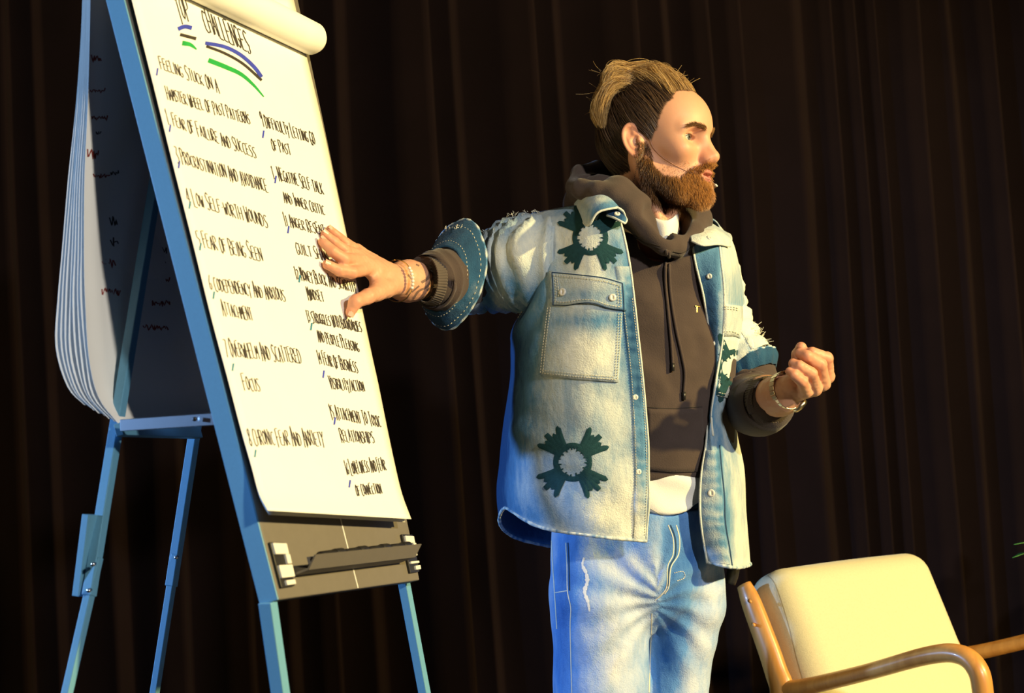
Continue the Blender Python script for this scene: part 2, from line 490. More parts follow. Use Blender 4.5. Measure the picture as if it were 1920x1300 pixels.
def strands(name, P, rad, tone, mat, parent, tip=.25):
    """P (N,K,3) hair strands"""
    N, K = P.shape[:2]
    hc = bpy.data.hair_curves.new(name); hc.add_curves([K] * N)
    hc.attributes['position'].data.foreach_set('vector', P.astype(np.float32).ravel()) if 'position' in hc.attributes else hc.position_data.foreach_set('vector', P.astype(np.float32).ravel())
    R = np.broadcast_to(np.asarray(rad, float).reshape(-1, 1) * np.linspace(1, tip, K)[None] ** .7, (N, K))
    a = hc.attributes.get('radius') or hc.attributes.new('radius', 'FLOAT', 'POINT')
    a.data.foreach_set('value', np.ascontiguousarray(R, np.float32).ravel())
    t = hc.attributes.new('tone', 'FLOAT', 'POINT')
    t.data.foreach_set('value', np.ascontiguousarray(np.broadcast_to(np.asarray(tone, float).reshape(N, -1), (N, K)), np.float32).ravel())
    o = bpy.data.objects.new(name, hc); COL.objects.link(o); hc.materials.append(mat)
    adopt(o, parent); return o
# ================================================================ setting: stage floor, back wall, curtain
rng = np.random.default_rng(4)
V, Fc = box((0.3, 2.6, -.05), (1, 0, 0), (0, 1, 0), (0, 0, 1), 9, 7, .1)
prop(mk('floor', V, Fc, MAT['stage'], smooth=False), kind='structure')
V, Fc = box((0.3, 5.0, 1.9), (1, 0, 0), (0, 1, 0), (0, 0, 1), 9, .1, 3.9)
prop(mk('wall_back', V, Fc, MAT['black'], smooth=False), kind='structure')

CD = 4.45
edges = [-900, -760, -600, -470, -380, -240, -110, 30, 90, 215, 330, 455, 540, 612, 690, 852, 906, 1052, 1100, 1236, 1300, 1372, 1430, 1548, 1602, 1648, 1687, 1766, 1832, 1905, 2010, 2090, 2230, 2330, 2470, 2570, 2700]
soft = {90, 215, 540, 690, 906, 1100, 1300, 1548, 1832}
rx = [U(p, 700, CD)[0] for p in edges]
xs, ys = [], []
for k, (a, b) in enumerate(zip(rx[:-1], rx[1:])):
    w = b - a; so = edges[k + 1] in soft
    dep = (.25 if so else .42) * w + .015
    for s in np.linspace(0, 1, 19)[:-1]:
        # a long swell that bulges towards its right edge and tucks back under
        bul = s ** 1.25 * (1 - max(0, (s - .80) / .20) ** 2.2)
        xs.append(a + w * (s + (.0 if so else .22) * math.sin(math.pi * max(0, (s - .62) / .38)) * s)); ys.append(-min(.13, dep) * bul)
xs = np.array(xs); ys = np.array(ys)
zs = np.linspace(.01, 3.7, 36)
G = np.zeros((len(zs), len(xs), 3))
for i, z in enumerate(zs):
    P = np.stack([xs * 2.2, np.full(len(xs), z * .5), np.zeros(len(xs))], 1)
    drift = .018 * noise(P, 1.0, 3) + .008 * noise(P, 3.1, 5)
    amp = 1 + .25 * noise(P, 1.7, 9) + .12 * (1.2 - z)
    G[i, :, 0] = xs + drift - .012 * (z - 1.1)
    G[i, :, 1] = CD + .02 + ys * amp
    G[i, :, 2] = z
cur = mk('stage_curtain', G.reshape(-1, 3), gridfaces(len(zs), len(xs)), MAT['velvet'], solid=.006)
prop(cur, 'dark brown velvet stage curtain hanging in deep folds behind everything', 'curtain')

# ================================================================ flip chart easel
SC = .94
# board plane: horizontal direction, facing normal, up-the-board direction
_a, _l = 1.2126, .223
Bh = np.array([math.cos(_a), math.sin(_a), 0]); _n = np.array([math.sin(_a), -math.cos(_a), 0])
Bu = np.array([0, 0, math.cos(_l)]) - _n * math.sin(_l)
Bn = unit(np.cross(Bh, Bu));
if Bn @ _n < 0: Bn = -Bn
B0 = U(524, 1125, 2.428 * SC)
def on_board(px, py, off=0.0):
    r = RAY(px, py); t = ((B0 + Bn * off - CAM) @ Bn) / (r @ Bn); return CAM + r * t
BD = .028                                     # depth of the board's rails
easel_base = np.array([U(300, 1000, 2.55)[0], U(300, 1000, 2.55)[1], 0.0])
easel = empty('flip_chart_easel', easel_base)
prop(easel, 'tall folding easel with blue-lit rails holding the paper pad', 'easel')
TLf, TRf = on_board(203, -130), on_board(536, -115)
BLf, BRf = on_board(524, 1125), on_board(787, 1088)
TLf = BLf + (on_board(236, 0) - BLf) * 1.12
TRf = BRf + (on_board(581, 105) - BRf) * 1.13
# panel
back = -Bn * .018
V = np.array([BLf, BRf, TRf, TLf, BLf + back, BRf + back, TRf + back, TLf + back])
Q6 = [(0, 1, 2, 3), (4, 7, 6, 5), (0, 4, 5, 1), (1, 5, 6, 2), (2, 6, 7, 3), (3, 7, 4, 0)]
mk('board_panel', V, Q6, MAT['board'], easel, smooth=False, bevel=.002)
V2 = V.copy(); V2[:4] = V[4:] + Bn * .0005; V2[4:] = V[4:] - Bn * .003
mk('bounce_blocker', V2, Q6, MAT['black'], easel, smooth=False)  # black sheet added behind the board to cut light bounced onto the flipped sheets
# left side rail (its outer face is what the blue lamp lights) and the right one
def rail(b, t, side, w, name):
    e = side * w
    V = np.array([b + Bn * .002, b + e * .25 + Bn * .002, t + e * .25 + Bn * .002, t + Bn * .002,
                  b - Bn * .03 , b + e - Bn * .03, t + e - Bn * .03, t - Bn * .03])
    return mk(name, V, Q6, MAT['rail'], easel, smooth=False, bevel=.0015)
# thickness seen in the photo: about 34 px wide
Lb = on_board(489, 1136, -.001); Lt = on_board(489, 1136)
dl = -Bn
def deep_rail(b, t, depth, inset, mat='rail', name='side_rail'):
    V = np.array([b, b + Bh * inset, t + Bh * inset, t, b - Bn * depth, b - Bn * depth + Bh * inset, t - Bn * depth + Bh * inset, t - Bn * depth])
    return mk(name, V, Q6, MAT[mat], easel, smooth=False, bevel=.0012)
deep_rail(BLf - Bh * .004 - Bn * .0, TLf - Bh * .004, .031, .003)
deep_rail(BRf - Bh * .006 - Bn * .002, TRf - Bh * .006 - Bn * .002, .029, .003)
# seam strip down the middle of the exposed panel
mB = (BLf + BRf) / 2; 
sa, sb = on_board(636, 965), on_board(671, 1103)
V, Fc = bar(sa, sb, .003, .0012, Bn); mk('panel_seam', V, Fc, MAT['white'], easel, smooth=False)
# pen tray: an L trough
tl, tr = on_board(537, 1079), on_board(748, 1053)
prof = [(0, .012), (.0, 0), (.030, .002), (.046, .018), (.048, .017), (.031, -.001), (.0, -.003)]
def trough(a, b, pr):
    G = np.array([[p + Bn * x + Bu * y for x, y in pr] for p in (a, b)])
    k = len(pr); V = G.reshape(-1, 3); Fc = [(j, j + 1, k + j + 1, k + j) for j in range(k - 1)]
    Fc += [tuple(range(k))[::-1], tuple(range(k, 2 * k))]
    return V, Fc
V, Fc = trough(tl + Bh * .012, tr, prof); mk('pen_tray', V, Fc, MAT['board'], easel, smooth=False)
# clamps in the lower corners
def clamp(tlp, trp, brp, blp, cells):
    C = [on_board(*p, .001) for p in (tlp, trp, brp, blp)]
    def q(u, v, o): 
        return (C[0] * (1 - u) + C[1] * u) * (1 - v) + (C[3] * (1 - u) + C[2] * u) * v + Bn * o
    def plate(u0, v0, u1, v1, o):
        V = np.array([q(u0, v1, o), q(u1, v1, o), q(u1, v0, o), q(u0, v0, o), q(u0, v1, 0), q(u1, v1, 0), q(u1, v0, 0), q(u0, v0, 0)])
        return V, Q6
    p = mk('clamp', *plate(0, 0, 1, 1, .004), MAT['black'], easel, smooth=False, bevel=.001)
    for (u0, v0, u1, v1) in cells:
        mk('clamp_plate', *plate(u0, v0, u1, v1, .008), MAT['white'], p, smooth=False, bevel=.001)
clamp((502, 1018), (530, 1019), (549, 1100), (524, 1104), [(.04, .03, .95, .28), (.72, .28, 1, .5), (.06, .52, 1, .80), (.30, .86, .95, .97)])
clamp((750, 1003), (770, 1004), (783, 1073), (766, 1076), [(.1, .05, .9, .24), (.75, .24, 1, .48), (.1, .5, .9, .58), (.1, .72, .95, .78), (.5, .84, 1, .95)])
# marker pens resting in the tray, end to end
for i, u in enumerate((.16, .37, .58, .79)):
    a = tl + Bh * .012 + (tr - tl) * u + Bn * .022 + Bu * .017
    L = np.linalg.norm(tr - tl) * .19
    pen = empty('marker_pen', a)
    V, Fc, _ = tube([a, a + Bh * L * .62], [.0088, .0088], 14, smoothpath=False); mk('barrel', V, Fc, MAT['black'], pen)
    V, Fc, _ = tube([a + Bh * L * .62, a + Bh * L * .64, a + Bh * L * .96, a + Bh * L], [.0094, .0098, .0096, .006], 14, smoothpath=False); mk('cap', V, Fc, MAT['black'], pen)
    prop(pen, ['black marker pen in the tray, first from the board edge with the large clamp', 'black marker pen in the tray, second from the large clamp',
               'black marker pen in the tray, third from the large clamp', 'black marker pen in the tray, farthest from the large clamp'][i], 'marker', 'marker pens in the easel tray')
# legs
def ground(p, q):
    """extend line p->q to the floor"""
    t = p[2] / (p[2] - q[2]); return p + (q - p) * t
def leg(top, bot, w, h, joint=None, name='leg', w2=.8):
    g = ground(top, bot) + np.array([0, 0, .004])
    j = top + (g - top) * joint if joint else None
    if j is None:
        V, Fc = bar(top, g, w, h, Bh); o = mk(name, V, Fc, MAT['rail'], easel, smooth=False, bevel=.0015)
    else:
        V, Fc = bar(top, j, w, h, Bh); o = mk(name, V, Fc, MAT['rail'], easel, smooth=False, bevel=.0015)
        V, Fc = bar(j - (g - top) * .02, g, w * w2, h * w2, Bh); mk('leg_extension', V, Fc, MAT['rail'], o, smooth=False, bevel=.0015)
    V, Fc = bar(g + np.array([0, 0, .03]), g, w * 1.2, h * 1.2, Bh); mk('foot', V, Fc, MAT['black'], o, smooth=False, bevel=.002)
    return o
dn = 2.42 * SC + .02
leg(U(524, 1122, dn - .012) - Bn * .02, U(549, 1300, dn - .0) - Bn * .02, .021, .02)
leg(U(768, 1085, 2.745) - Bn * .012, U(808, 1300, 2.755) - Bn * .012, .016, .018)
l1 = leg(U(300, 300, 2.52), U(126, 1300, 2.40), .030, .022, joint=.0)if False else None
# rear legs bend a little at their extension joint, as in the photo
def rear(path, w, h):
    P = [U(*p) for p in path]
    V, Fc = bar(P[0], P[1], w, h, Bh); o = mk('leg', V, Fc, MAT['rail'], easel, smooth=False, bevel=.0015)
    g = ground(P[1], P[2]) + np.array([0, 0, .004])
    V, Fc = bar(P[1] + (P[1] - g) * .06, g, w * .8, h * .8, Bh); e = mk('leg_extension', V, Fc, MAT['rail'], o, smooth=False, bevel=.0015)
    V, Fc = bar(g + np.array([0, 0, .03]), g, w, h, Bh); mk('foot', V, Fc, MAT['black'], o, smooth=False, bevel=.002)
    return o, P
ra, PA = rear([(302, 280, 2.62), (167, 1118, 2.40), (126, 1300, 2.36)], .0165, .0165)
rb, PB = rear([(438, 330, 2.95), (321, 1100, 2.79), (290, 1300, 2.76)], .0165, .0165)
for (x, y, d, o) in ((176, 1058, 2.385, ra), (168, 1107, 2.38, ra), (331, 1045, 2.775, rb)):
    c = U(x, y, d); V, Fc, _ = tube([c + _F * .004, c - _F * .006], [.003, .003], 10, smoothpath=False)
    mk('rivet', V, Fc, MAT['steel'], o)
V, Fc = bar(U(171, 965, 2.425), U(152, 1118, 2.415), .012, .03, Bh); mk('lock_plate', V, Fc, MAT['rail'], easel, smooth=False, bevel=.001)
# spreader strut and the bar between the rear legs
V, Fc = bar(U(226, 798, 2.415), U(404, 786, 2.345), .018, .003, Bh); s = mk('spreader', V, Fc, MAT['steel'], easel, smooth=False, bevel=.0008)
c = U(366, 786, 2.352); V, Fc, _ = tube([c, c - _F * .006], [.0032, .0032], 10, smoothpath=False); mk('spreader_hole', V, Fc, MAT['black'], s)
V, Fc = bar(U(222, 806, 2.44), U(372, 812, 2.83), .02, .012, Bn); mk('cross_bar', V, Fc, MAT['rail'], easel, smooth=False, bevel=.001)

# ================================================================ paper pad on the easel
pad = empty('flip_chart_pad', on_board(500, 940, .01))
prop(pad, 'white paper flip chart pad covered in black marker writing, hung on the easel', 'flip chart')
le = [(221, -108), (247, 0), (285, 150), (322, 300), (360, 450), (397, 600), (424, 700), (450, 800), (470, 870), (485, 925), (502, 958)]
ri = [(549, -8), (575, 107), (605, 235), (634, 370), (662, 500), (689, 630), (709, 720), (728, 815), (742, 880), (754, 928), (771, 974)]
of = [.010, .010, .010, .010, .010, .010, .011, .013, .018, .026, .040]
def sheet_grid(dx, dlast):
    ctrl = []
    for (l, r, o) in zip(le, ri, of):
        row = []
        for t in (0, .25, .5, .75, 1):
            px = l[0] + (r[0] - l[0]) * t; py = l[1] + (r[1] - l[1]) * t
            row.append(on_board(px, py, (o + dlast * max(0, o - .011)) - dx))
        ctrl.append(row)
    return loft(ctrl, 5, 5)
G = sheet_grid(0, 0)
shV, shF = G.reshape(-1, 3), gridfaces(*G.shape[:2])
top_sheet = mk('top_sheet', shV, shF, MAT['paper'], pad, solid=.0004)
PT = bvh(shV, shF)
for k in range(1, 5):
    G2 = sheet_grid(.0016 * k, -.10 * k)
    mk('sheet', G2[:, :-1].reshape(-1, 3) - Bu * .0015 * k, gridfaces(G2.shape[0], G2.shape[1] - 1), MAT['paper'], pad, solid=.0004)
# rolled over the top edge: a loose loop of flipped sheets
r0, r1 = on_board(190, -95, .012), on_board(592, 76, .012)
ax = Bh
rl = on_board(556, 60, .012); 
endp = on_board(584, 72, .030)
for k, (rad, ln) in enumerate(((.030, .575), (.0265, .568), (.023, .56))):
    a = endp - Bh * ln; b = endp - Bh * .004 * k
    th = np.linspace(-2.2, 1.75 * math.pi - 2.2, 28)
    G2 = np.zeros((2, len(th), 3))
    ring = np.array([Bn * math.cos(t) * rad + Bu * math.sin(t) * rad for t in th])
    u = np.linspace(0, 1, 12)
    rows = []
    for t in u:
        e = 1.0
        rows.append(a + (b - a) * t + ring * e)
    rows.append(b + Bh * .010 + ring * .86); rows.append(b + Bh * .013 + ring * .70)
    Gr = np.array(rows)
    mk('rolled_sheet', Gr.reshape(-1, 3), gridfaces(Gr.shape[0], Gr.shape[1]), MAT['paper'], pad, solid=.0005)
# flipped sheets hanging behind the easel
inner = [(171, -60), (168, 60), (164, 200), (158, 330), (157, 470), (159, 560), (166, 670), (184, 745), (222, 796)]
outer = [(156, -60), (152, 60), (142, 200), (128, 330), (116, 470), (108, 560), (104, 650), (126, 725), (158, 760)]
NS = 8
for k in range(NS):
    t = k / (NS - 1); rows = []
    jit = rng.normal(0, 1, len(inner)) * 1.6
    for i, (a, b) in enumerate(zip(inner, outer)):
        px = a[0] + (b[0] - a[0]) * t + jit[i] * (i / 8) * (0 < t < 1); py = a[1] + (b[1] - a[1]) * t
        d0 = 2.50 - .012 * i * .5 + .03 * (t if i < 7 else t * .6)
        p = U(px, py, d0)
        fl = .0 if i < 7 else .03 * (i - 6)
        rows.append([p, p + Bh * .17 + _n * (.012 * math.sin(i * 1.3 + k)), p + Bh * .35 - _n * .006, p + Bh * .50 + np.array([0, 0, -.002 * i])])
    rows.insert(0, [TLf - Bn * (.026 + .0025 * k) + Bu * (.015 + .003 * k) + Bh * s for s in (.015, .17, .34, .49)])
    G2 = loft(rows, 4, 4)
    o = mk('flipped_sheet', G2.reshape(-1, 3), gridfaces(*G2.shape[:2]), MAT['paper'], pad, solid=.0005)
    if k == 0: FT = bvh(G2.reshape(-1, 3), gridfaces(*G2.shape[:2]))
# dim writing on the nearest flipped sheet
red, dark = [], []
def scribble(tree, x0, x1, y, h, acc, w=5):
    n = max(5, int((x1 - x0) / 2.2)); pts = []; w = 2.4
    for i in range(n):
        pts.append((x0 + (x1 - x0) * i / (n - 1) + rng.normal(0, 1.2), y + (h / 2 if i % 2 else -h / 2) * rng.uniform(.1, 1)))
    r = ribbon(tree, pts, w, .0006, .0002, 5)
    if len(r[0]): acc.append(r)
for (x0, x1, y, h) in ((172, 190, 110, 20), (170, 196, 170, 12), (170, 200, 222, 12), (165, 185, 290, 22), (175, 204, 330, 12), (192, 215, 495, 24), (190, 225, 548, 20), (275, 318, 525, 10), (282, 318, 570, 14), (270, 315, 615, 16)): scribble(FT, x0, x1, y, h, red)
for (x0, x1, y, h) in ((206, 222, 325, 12), (206, 220, 415, 22), (207, 221, 455, 26), (290, 312, 470, 20), (290, 312, 490, 16), (180, 190, 250, 8)): scribble(FT, x0, x1, y, h, dark)
if red: V, Fc = join(red); prop(mk('red_writing', V, Fc, MAT['ink_red'], pad), kind='stuff')
if dark: V, Fc = join(dark); prop(mk('dark_writing', V, Fc, MAT['ink'], pad), kind='stuff')

# ---- marker lettering: a narrow single-stroke capital alphabet (x 0..1, y 0..1)
GL = {
 'A': ['0,0 .5,1 1,0', '.2,.4 .8,.4'], 'B': ['0,0 0,1 .8,.9 .8,.6 0,.52 1,.35 .9,.05 0,0'], 'C': ['1,.9 .4,1 0,.6 .1,.15 .6,0 1,.12'],
 'D': ['0,0 0,1 .8,.8 1,.4 .7,.1 0,0'], 'E': ['1,1 0,1 0,0 1,0', '0,.52 .8,.52'], 'F': ['1,1 0,1 0,0', '0,.55 .8,.55'],
 'G': ['1,.85 .5,1 0,.6 .1,.1 .7,0 1,.3 .6,.42'], 'H': ['0,0 0,1', '1,0 1,1', '0,.5 1,.5'], 'I': ['.5,0 .5,1'], 'J': ['1,1 .9,.1 .4,0 0,.2'],
 'K': ['0,0 0,1', '1,1 0,.45 1,0'], 'L': ['0,1 0,0 1,0'], 'M': ['0,0 .1,1 .5,.35 .9,1 1,0'], 'N': ['0,0 0,1 1,0 1,1'],
 'O': ['.5,1 .05,.7 .1,.15 .5,0 .95,.3 .9,.8 .5,1'], 'P': ['0,0 0,1 .9,.9 .9,.55 0,.45'], 'Q': ['.5,1 .05,.7 .1,.15 .5,0 .95,.3 .9,.8 .5,1', '.6,.3 1,0'],
 'R': ['0,0 0,1 .9,.9 .85,.6 0,.5 1,0'], 'S': ['1,.88 .5,1 .05,.8 .3,.55 .9,.38 .8,.08 .3,0 0,.12'], 'T': ['0,1 1,1', '.5,1 .5,0'],
 'U': ['0,1 .1,.1 .5,0 .9,.12 1,1'], 'V': ['0,1 .5,0 1,1'], 'W': ['0,1 .25,0 .5,.7 .75,0 1,1'], 'X': ['0,0 1,1', '0,1 1,0'], 'Y': ['0,1 .5,.5 1,1', '.5,.5 .3,-.2'],
 'Z': ['0,1 1,1 0,0 1,0'], '-': ['.1,.5 .9,.5'], '/': ['0,-.15 1,1.1'], '.': ['.4,0 .6,.06'], ',': ['.4,.05 .2,-.25'],
 '1': ['.3,.8 .6,1 .6,0'], '2': ['0,.8 .5,1 1,.75 0,0 1,0'], '3': ['0,1 1,1 .4,.6 1,.35 .5,0 0,.1'], '4': ['.7,0 .7,1 0,.35 1,.35'], '5': ['1,1 .1,1 .1,.6 .9,.5 .8,.05 0,0'],
 '6': ['.9,1 .2,.6 .05,.15 .5,0 .95,.2 .8,.45 .1,.4'], '7': ['0,1 1,1 .3,0'], '8': ['.5,.52 .1,.8 .5,1 .9,.8 .5,.52 .05,.2 .5,0 .95,.2 .5,.52'], '9': ['.9,.6 .5,.5 .1,.75 .5,1 .9,.8 .8,0'],
}
text_parts = []
def write(txt, p0, p1, up, w=2.0, first=1.35, bag=text_parts):
    p0 = np.array(p0, float); p1 = np.array(p1, float); up = np.array(up, float); e = p1 - p0
    units = sum(.55 if c == ' ' else (.5 if c in 'I.1-,' else 1.0) for c in txt) + .28 * (len(txt) - 1)
    x = 0.0; prev = ' '
    for c in txt:
        cw = .55 if c == ' ' else (.5 if c in 'I.1-,' else 1.0)
        if c in GL:
            hs = (first if prev == ' ' else 1.0) * rng.uniform(.9, 1.08); base = rng.uniform(-.06, .06) - (.1 if prev == ' ' else 0)
            for st in GL[c]:
                pts = [tuple(map(float, q.split(','))) for q in st.split()]
                P = [p0 + e * ((x + a * cw) / units) + up * (base + b * hs) for a, b in pts]
                r = ribbon(PT, P, w, .0009, .0001, 3)
                if len(r[0]): bag.append(r)
        x += cw + .28; prev = c
u1 = (-7.0, -26)
write('TOP', (337, 40), (358, 38), (-13, -46), 1.9, 1.0)
write('CHALLENGES', (386, 57), (472, 104), (-13, -44), 1.9, 1.05)
for txt, a, b, h in (
    ('FEELING STUCK ON A', (301, 128), (411, 174), 22), ('HAMSTER WHEEL OF PAST PATTERNS', (314, 186), (470, 235), 22),
    ('1. FEAR OF FAILURE AND SUCCESS', (314, 232), (481, 298), 23), ('3 PROCRASTINATION AND AVOIDANCE', (332, 304), (503, 362), 25),
    ('4 LOW SELF-WORTH WOUNDS', (352, 381), (503, 428), 26), ('5 FEAR OF BEING SEEN', (372, 462), (493, 491), 26),
    ('6 CODEPENDENCY AND ANXIOUS', (394, 543), (536, 567), 24), ('ATTACHMENT', (418, 590), (475, 603), 24),
    ('7 OVERWHELM AND SCATTERED', (424, 668), (566, 683), 28), ('FOCUS', (458, 732), (489, 737), 27), ('8 CHRONIC FEAR AND ANXIETY', (468, 835), (609, 836), 28),
    ('9 DIFFICULTY LETTING GO', (491, 236), (592, 273), 22), ('OF PAST', (511, 281), (546, 292), 20), ('10 NEGATIVE SELF-TALK', (512, 334), (607, 365), 22),
    ('AND INNER CRITIC', (533, 379), (610, 405), 19), ('11 ANGER RESENTMENT', (534, 422), (634, 450), 21), ('GUILT SHAME', (557, 476), (622, 493), 20),
    ('12 MONEY BLOCK AND SCARCITY', (555, 523), (669, 549), 20), ('MINDSET', (578, 562), (608, 567), 20), ('13 STRUGGLES WITH BOUNDARIES', (577, 603), (679, 624), 21),
    ('AND PEOPLE PLEASING', (597, 640), (674, 661), 20), ('14 FEAR OF BUSINESS', (598, 682), (672, 701), 22), ('VISIBILITY/ACTION', (620, 729), (684, 736), 21),
    ('15 ATTACHMENT TO TOXIC', (621, 785), (715, 801), 23), ('RELATIONSHIPS', (640, 828), (703, 833), 22), ('16 LONELINESS AND FEAR', (650, 891), (724, 882), 23), ('OF CONNECTION', (669, 930), (716, 926), 19)):
    write(txt, a, b, (-.25 * h, -h), 1.5, 1.3)
V, Fc = join(text_parts); o = prop(mk('black_lettering', V, Fc, MAT['ink'], pad), kind='stuff')
tap = lambda t: 1 - .75 * t ** 2
for nm, mt, P, w, tp in (
    ('blue_stroke', 'ink_blue', [(333, 55), (346, 50), (359, 53)], 8, None), ('black_stroke', 'ink', [(337, 65), (352, 69), (367, 73)], 6, None), ('green_stroke', 'ink_green', [(341, 81), (356, 84), (368, 93)], 9, tap),
    ('blue_stroke', 'ink_blue', [(384, 81), (420, 88), (450, 103), (475, 125), (490, 145)], 7, None), ('black_stroke', 'ink', [(386, 87), (420, 100), (455, 120), (490, 151)], 5, None), ('green_stroke', 'ink_green', [(390, 113), (425, 127), (452, 140), (475, 160), (494, 182)], 9, tap)):
    V, Fc = ribbon(PT, P, w, .0009, .0001, 4, tp, smooth=True); mk(nm, V, Fc, MAT[mt], pad)
ticks = []
for (x, y, m) in ((294, 134, 'b'), (318, 240, 'b'), (335, 308, 'b'), (355, 384, 't'), (375, 462, 't'), (400, 553, 't'), (436, 688, 't'), (478, 850, 't'), (493, 251, 'b'), (516, 336, 'b'), (540, 430, 'b'), (561, 522, 't'), (583, 612, 't'), (606, 701, 'b'), (627, 789, 'b'), (655, 907, 'b')):
    ticks.append((m, ribbon(PT, [(x + 1, y - 6), (x - 1, y + 8)], 3.2, .0009, .0001, 4)))
for m, mt, nm in (('b', 'ink_blue', 'blue_ticks'), ('t', 'ink_teal', 'teal_ticks')):
    V, Fc = join([r for k, r in ticks if k == m and len(r[0])]); prop(mk(nm, V, Fc, MAT[mt], pad), kind='stuff')

# ================================================================ armchair
b_ = math.radians(40)
cg = np.array([math.sin(b_), -math.cos(b_), 0]); cw = np.array([math.cos(b_), math.sin(b_), 0]); cz = np.array([0, 0, 1.0])
J = U(1476, 1283, 3.25)                        # joint of near back post and arm rest
CO = np.array([J[0], J[1], 0])
chair = empty('armchair', CO + cw * .29 + cg * .2)
prop(chair, 'low armchair with cream cushions and curved oak arms beside the man', 'armchair')
jz = J[2]
def C3(f, w, z): return CO + cg * f + cw * w + cz * z
lean = .37
for s, w0 in ((0, 0.0), (1, .585)):
    # back post, flowing down into the rear leg
    pts = [C3(-.100, w0, jz + .198), C3(-.080, w0, jz + .155), C3(-.03, w0, jz + .03), C3(-.015, w0, jz - .05), C3(-.06, w0, jz - .3), C3(-.14, w0, .012)]
    V, Fc, _ = tube(pts, [(.012, .018), (.018, .024), (.019, .027), (.020, .03), (.018, .026), (.014, .018)], 16, 6, ref=cw)
    mk('back_post', V, Fc, MAT['wood'], chair)
    ex = 0
    pts = [C3(-.012, w0, jz - .012), C3(.05, w0, jz - .002), C3(.20, w0, jz + .035), C3(.345, w0, jz + .075), C3(.415, w0, jz + .082), C3(.452, w0, jz + .06), C3(.462, w0, jz + .01), C3(.458, w0, jz - .12), C3(.42, w0, .25), C3(.40, w0, .012)]
    V, Fc, _ = tube(pts, [(.017, .019), (.019, .017), (.020, .016), (.021, .017), (.021, .018), (.021, .019), (.020, .019), (.019, .018), (.017, .016), (.014, .014)], 16, 6, ref=cw)
    mk('arm_rest', V, Fc, MAT['wood'], chair)
    V, Fc = bar(C3(-.04, w0, .33), C3(.43, w0, .37), .022, .05, cz); mk('side_rail', V, Fc, MAT['wood'], chair, bevel=.004)
for (f, z) in ((-.03, .33), (.41, .35)):
    V, Fc = bar(C3(f, 0, z), C3(f, .585, z), .022, .05, cz); mk('cross_rail', V, Fc, MAT['wood'], chair, bevel=.004)
def cushion(org, ex, ey, ez, w, h, t, r, name, top_round=.0):
    def f(P):
        q = (P - org.astype(np.float32)) @ np.stack([ex, ey, ez]).astype(np.float32).T
        puff = .012 * np.cos(np.clip(q[:, 0] / w * 2, -1.3, 1.3)) * np.cos(np.clip(q[:, 1] / h * 2, -1.3, 1.3))
        a = np.abs(q) - np.array([w / 2 - r, h / 2 - r, t / 2 - r], np.float32)
        return np.sqrt((np.maximum(a, 0) ** 2).sum(1)) + np.minimum(a.max(1), 0) - r - puff
    R = max(w, h) * .75
    V, q = sdf_mesh(f, org - R, org + R, .0075)
    return mk_np(name, V, q, MAT['cream'], chair)
bu = unit(cz * math.cos(lean) - cg * math.sin(lean)); bnrm = unit(cg * math.cos(lean) + cz * math.sin(lean))
cc = C3(.035, .2925, jz + .015) + bu * .0
Vc = cushion(C3(.004, .2925, jz - .034), cw, bu, bnrm, .515, .53, .125, .05, 'back_cushion')
cushion(C3(.20, .2925, .405), cw, cg, cz, .53, .50, .12, .045, 'seat_cushion')
# piping seam on the near edge of the back cushion
me = Vc.data; n = len(me.vertices); co = np.zeros(n * 3, np.float32); me.vertices.foreach_get('co', co)
qd = np.array([list(p.vertices) for p in me.polygons])
CT = bvh(co.reshape(-1, 3), qd)
r = ribbon(CT, [(1432, 1073), (1450, 1090), (1462, 1118), (1478, 1170), (1494, 1235), (1512, 1298)], 1.6, .0006, .0004, 5, smooth=True)
if len(r[0]): mk('seam', r[0], r[1], plain('seam_shadow', (.30, .26, .17), .9), Vc)
for (x, y) in ((1406, 1128), (1413, 1172)):
    c = U(x, y, 3.29); V, Fc, _ = tube([c + _F * .01, c - _F * .008], [.004, .003], 10, smoothpath=False); mk('screw', V, Fc, MAT['wood'], chair)

# ================================================================ potted plant (only leaf tips reach the frame)
pc = np.array([U(2105, 1100, 3.75)[0], U(2105, 1100, 3.75)[1], 0])
plant = empty('potted_plant', pc)
prop(plant, 'green leafy potted plant with leaf tips showing beyond the armchair', 'plant')
th = np.linspace(0, 2 * math.pi, 28, endpoint=False)
prf = [(.0, .0), (.11, .0), (.14, .26), (.15, .27), (.15, .29), (.135, .29), (.13, .25)]
G = np.array([[pc + np.array([r * math.cos(t), r * math.sin(t), z + .002]) for t in th] for r, z in prf])
mk('pot', G.reshape(-1, 3), gridfaces(len(prf), 28, True), MAT['pot'], plant)
V = [pc + np.array([.13 * math.cos(t), .13 * math.sin(t), .25]) for t in th] + [pc + np.array([0, 0, .262])]
mk('soil', V, [(i, (i + 1) % 28, 28) for i in range(28)], MAT['soil'], plant)
def leaf(base, mid, tip, w, up=(0, 0, 1)):
    P = cr([base, mid, tip], 5); T = unit(np.gradient(P, axis=0)); S = unit(np.cross(T, np.array(up, float)))
    n = len(P); V = []
    for i in range(n):
        t = i / (n - 1); ww = w * math.sin(math.pi * min(1, .06 + .94 * t) ** .8) * (1 if t < 1 else 0)
        nn = np.cross(S[i], T[i])
        V += [P[i] - S[i] * ww + nn * ww * .25, P[i], P[i] + S[i] * ww + nn * ww * .25]
    return np.array(V), gridfaces(n, 3)
st = []
tips = [(1901, 1021, 3.62, 1935, 1030), (1898, 1046, 3.66, 1930, 1042)]
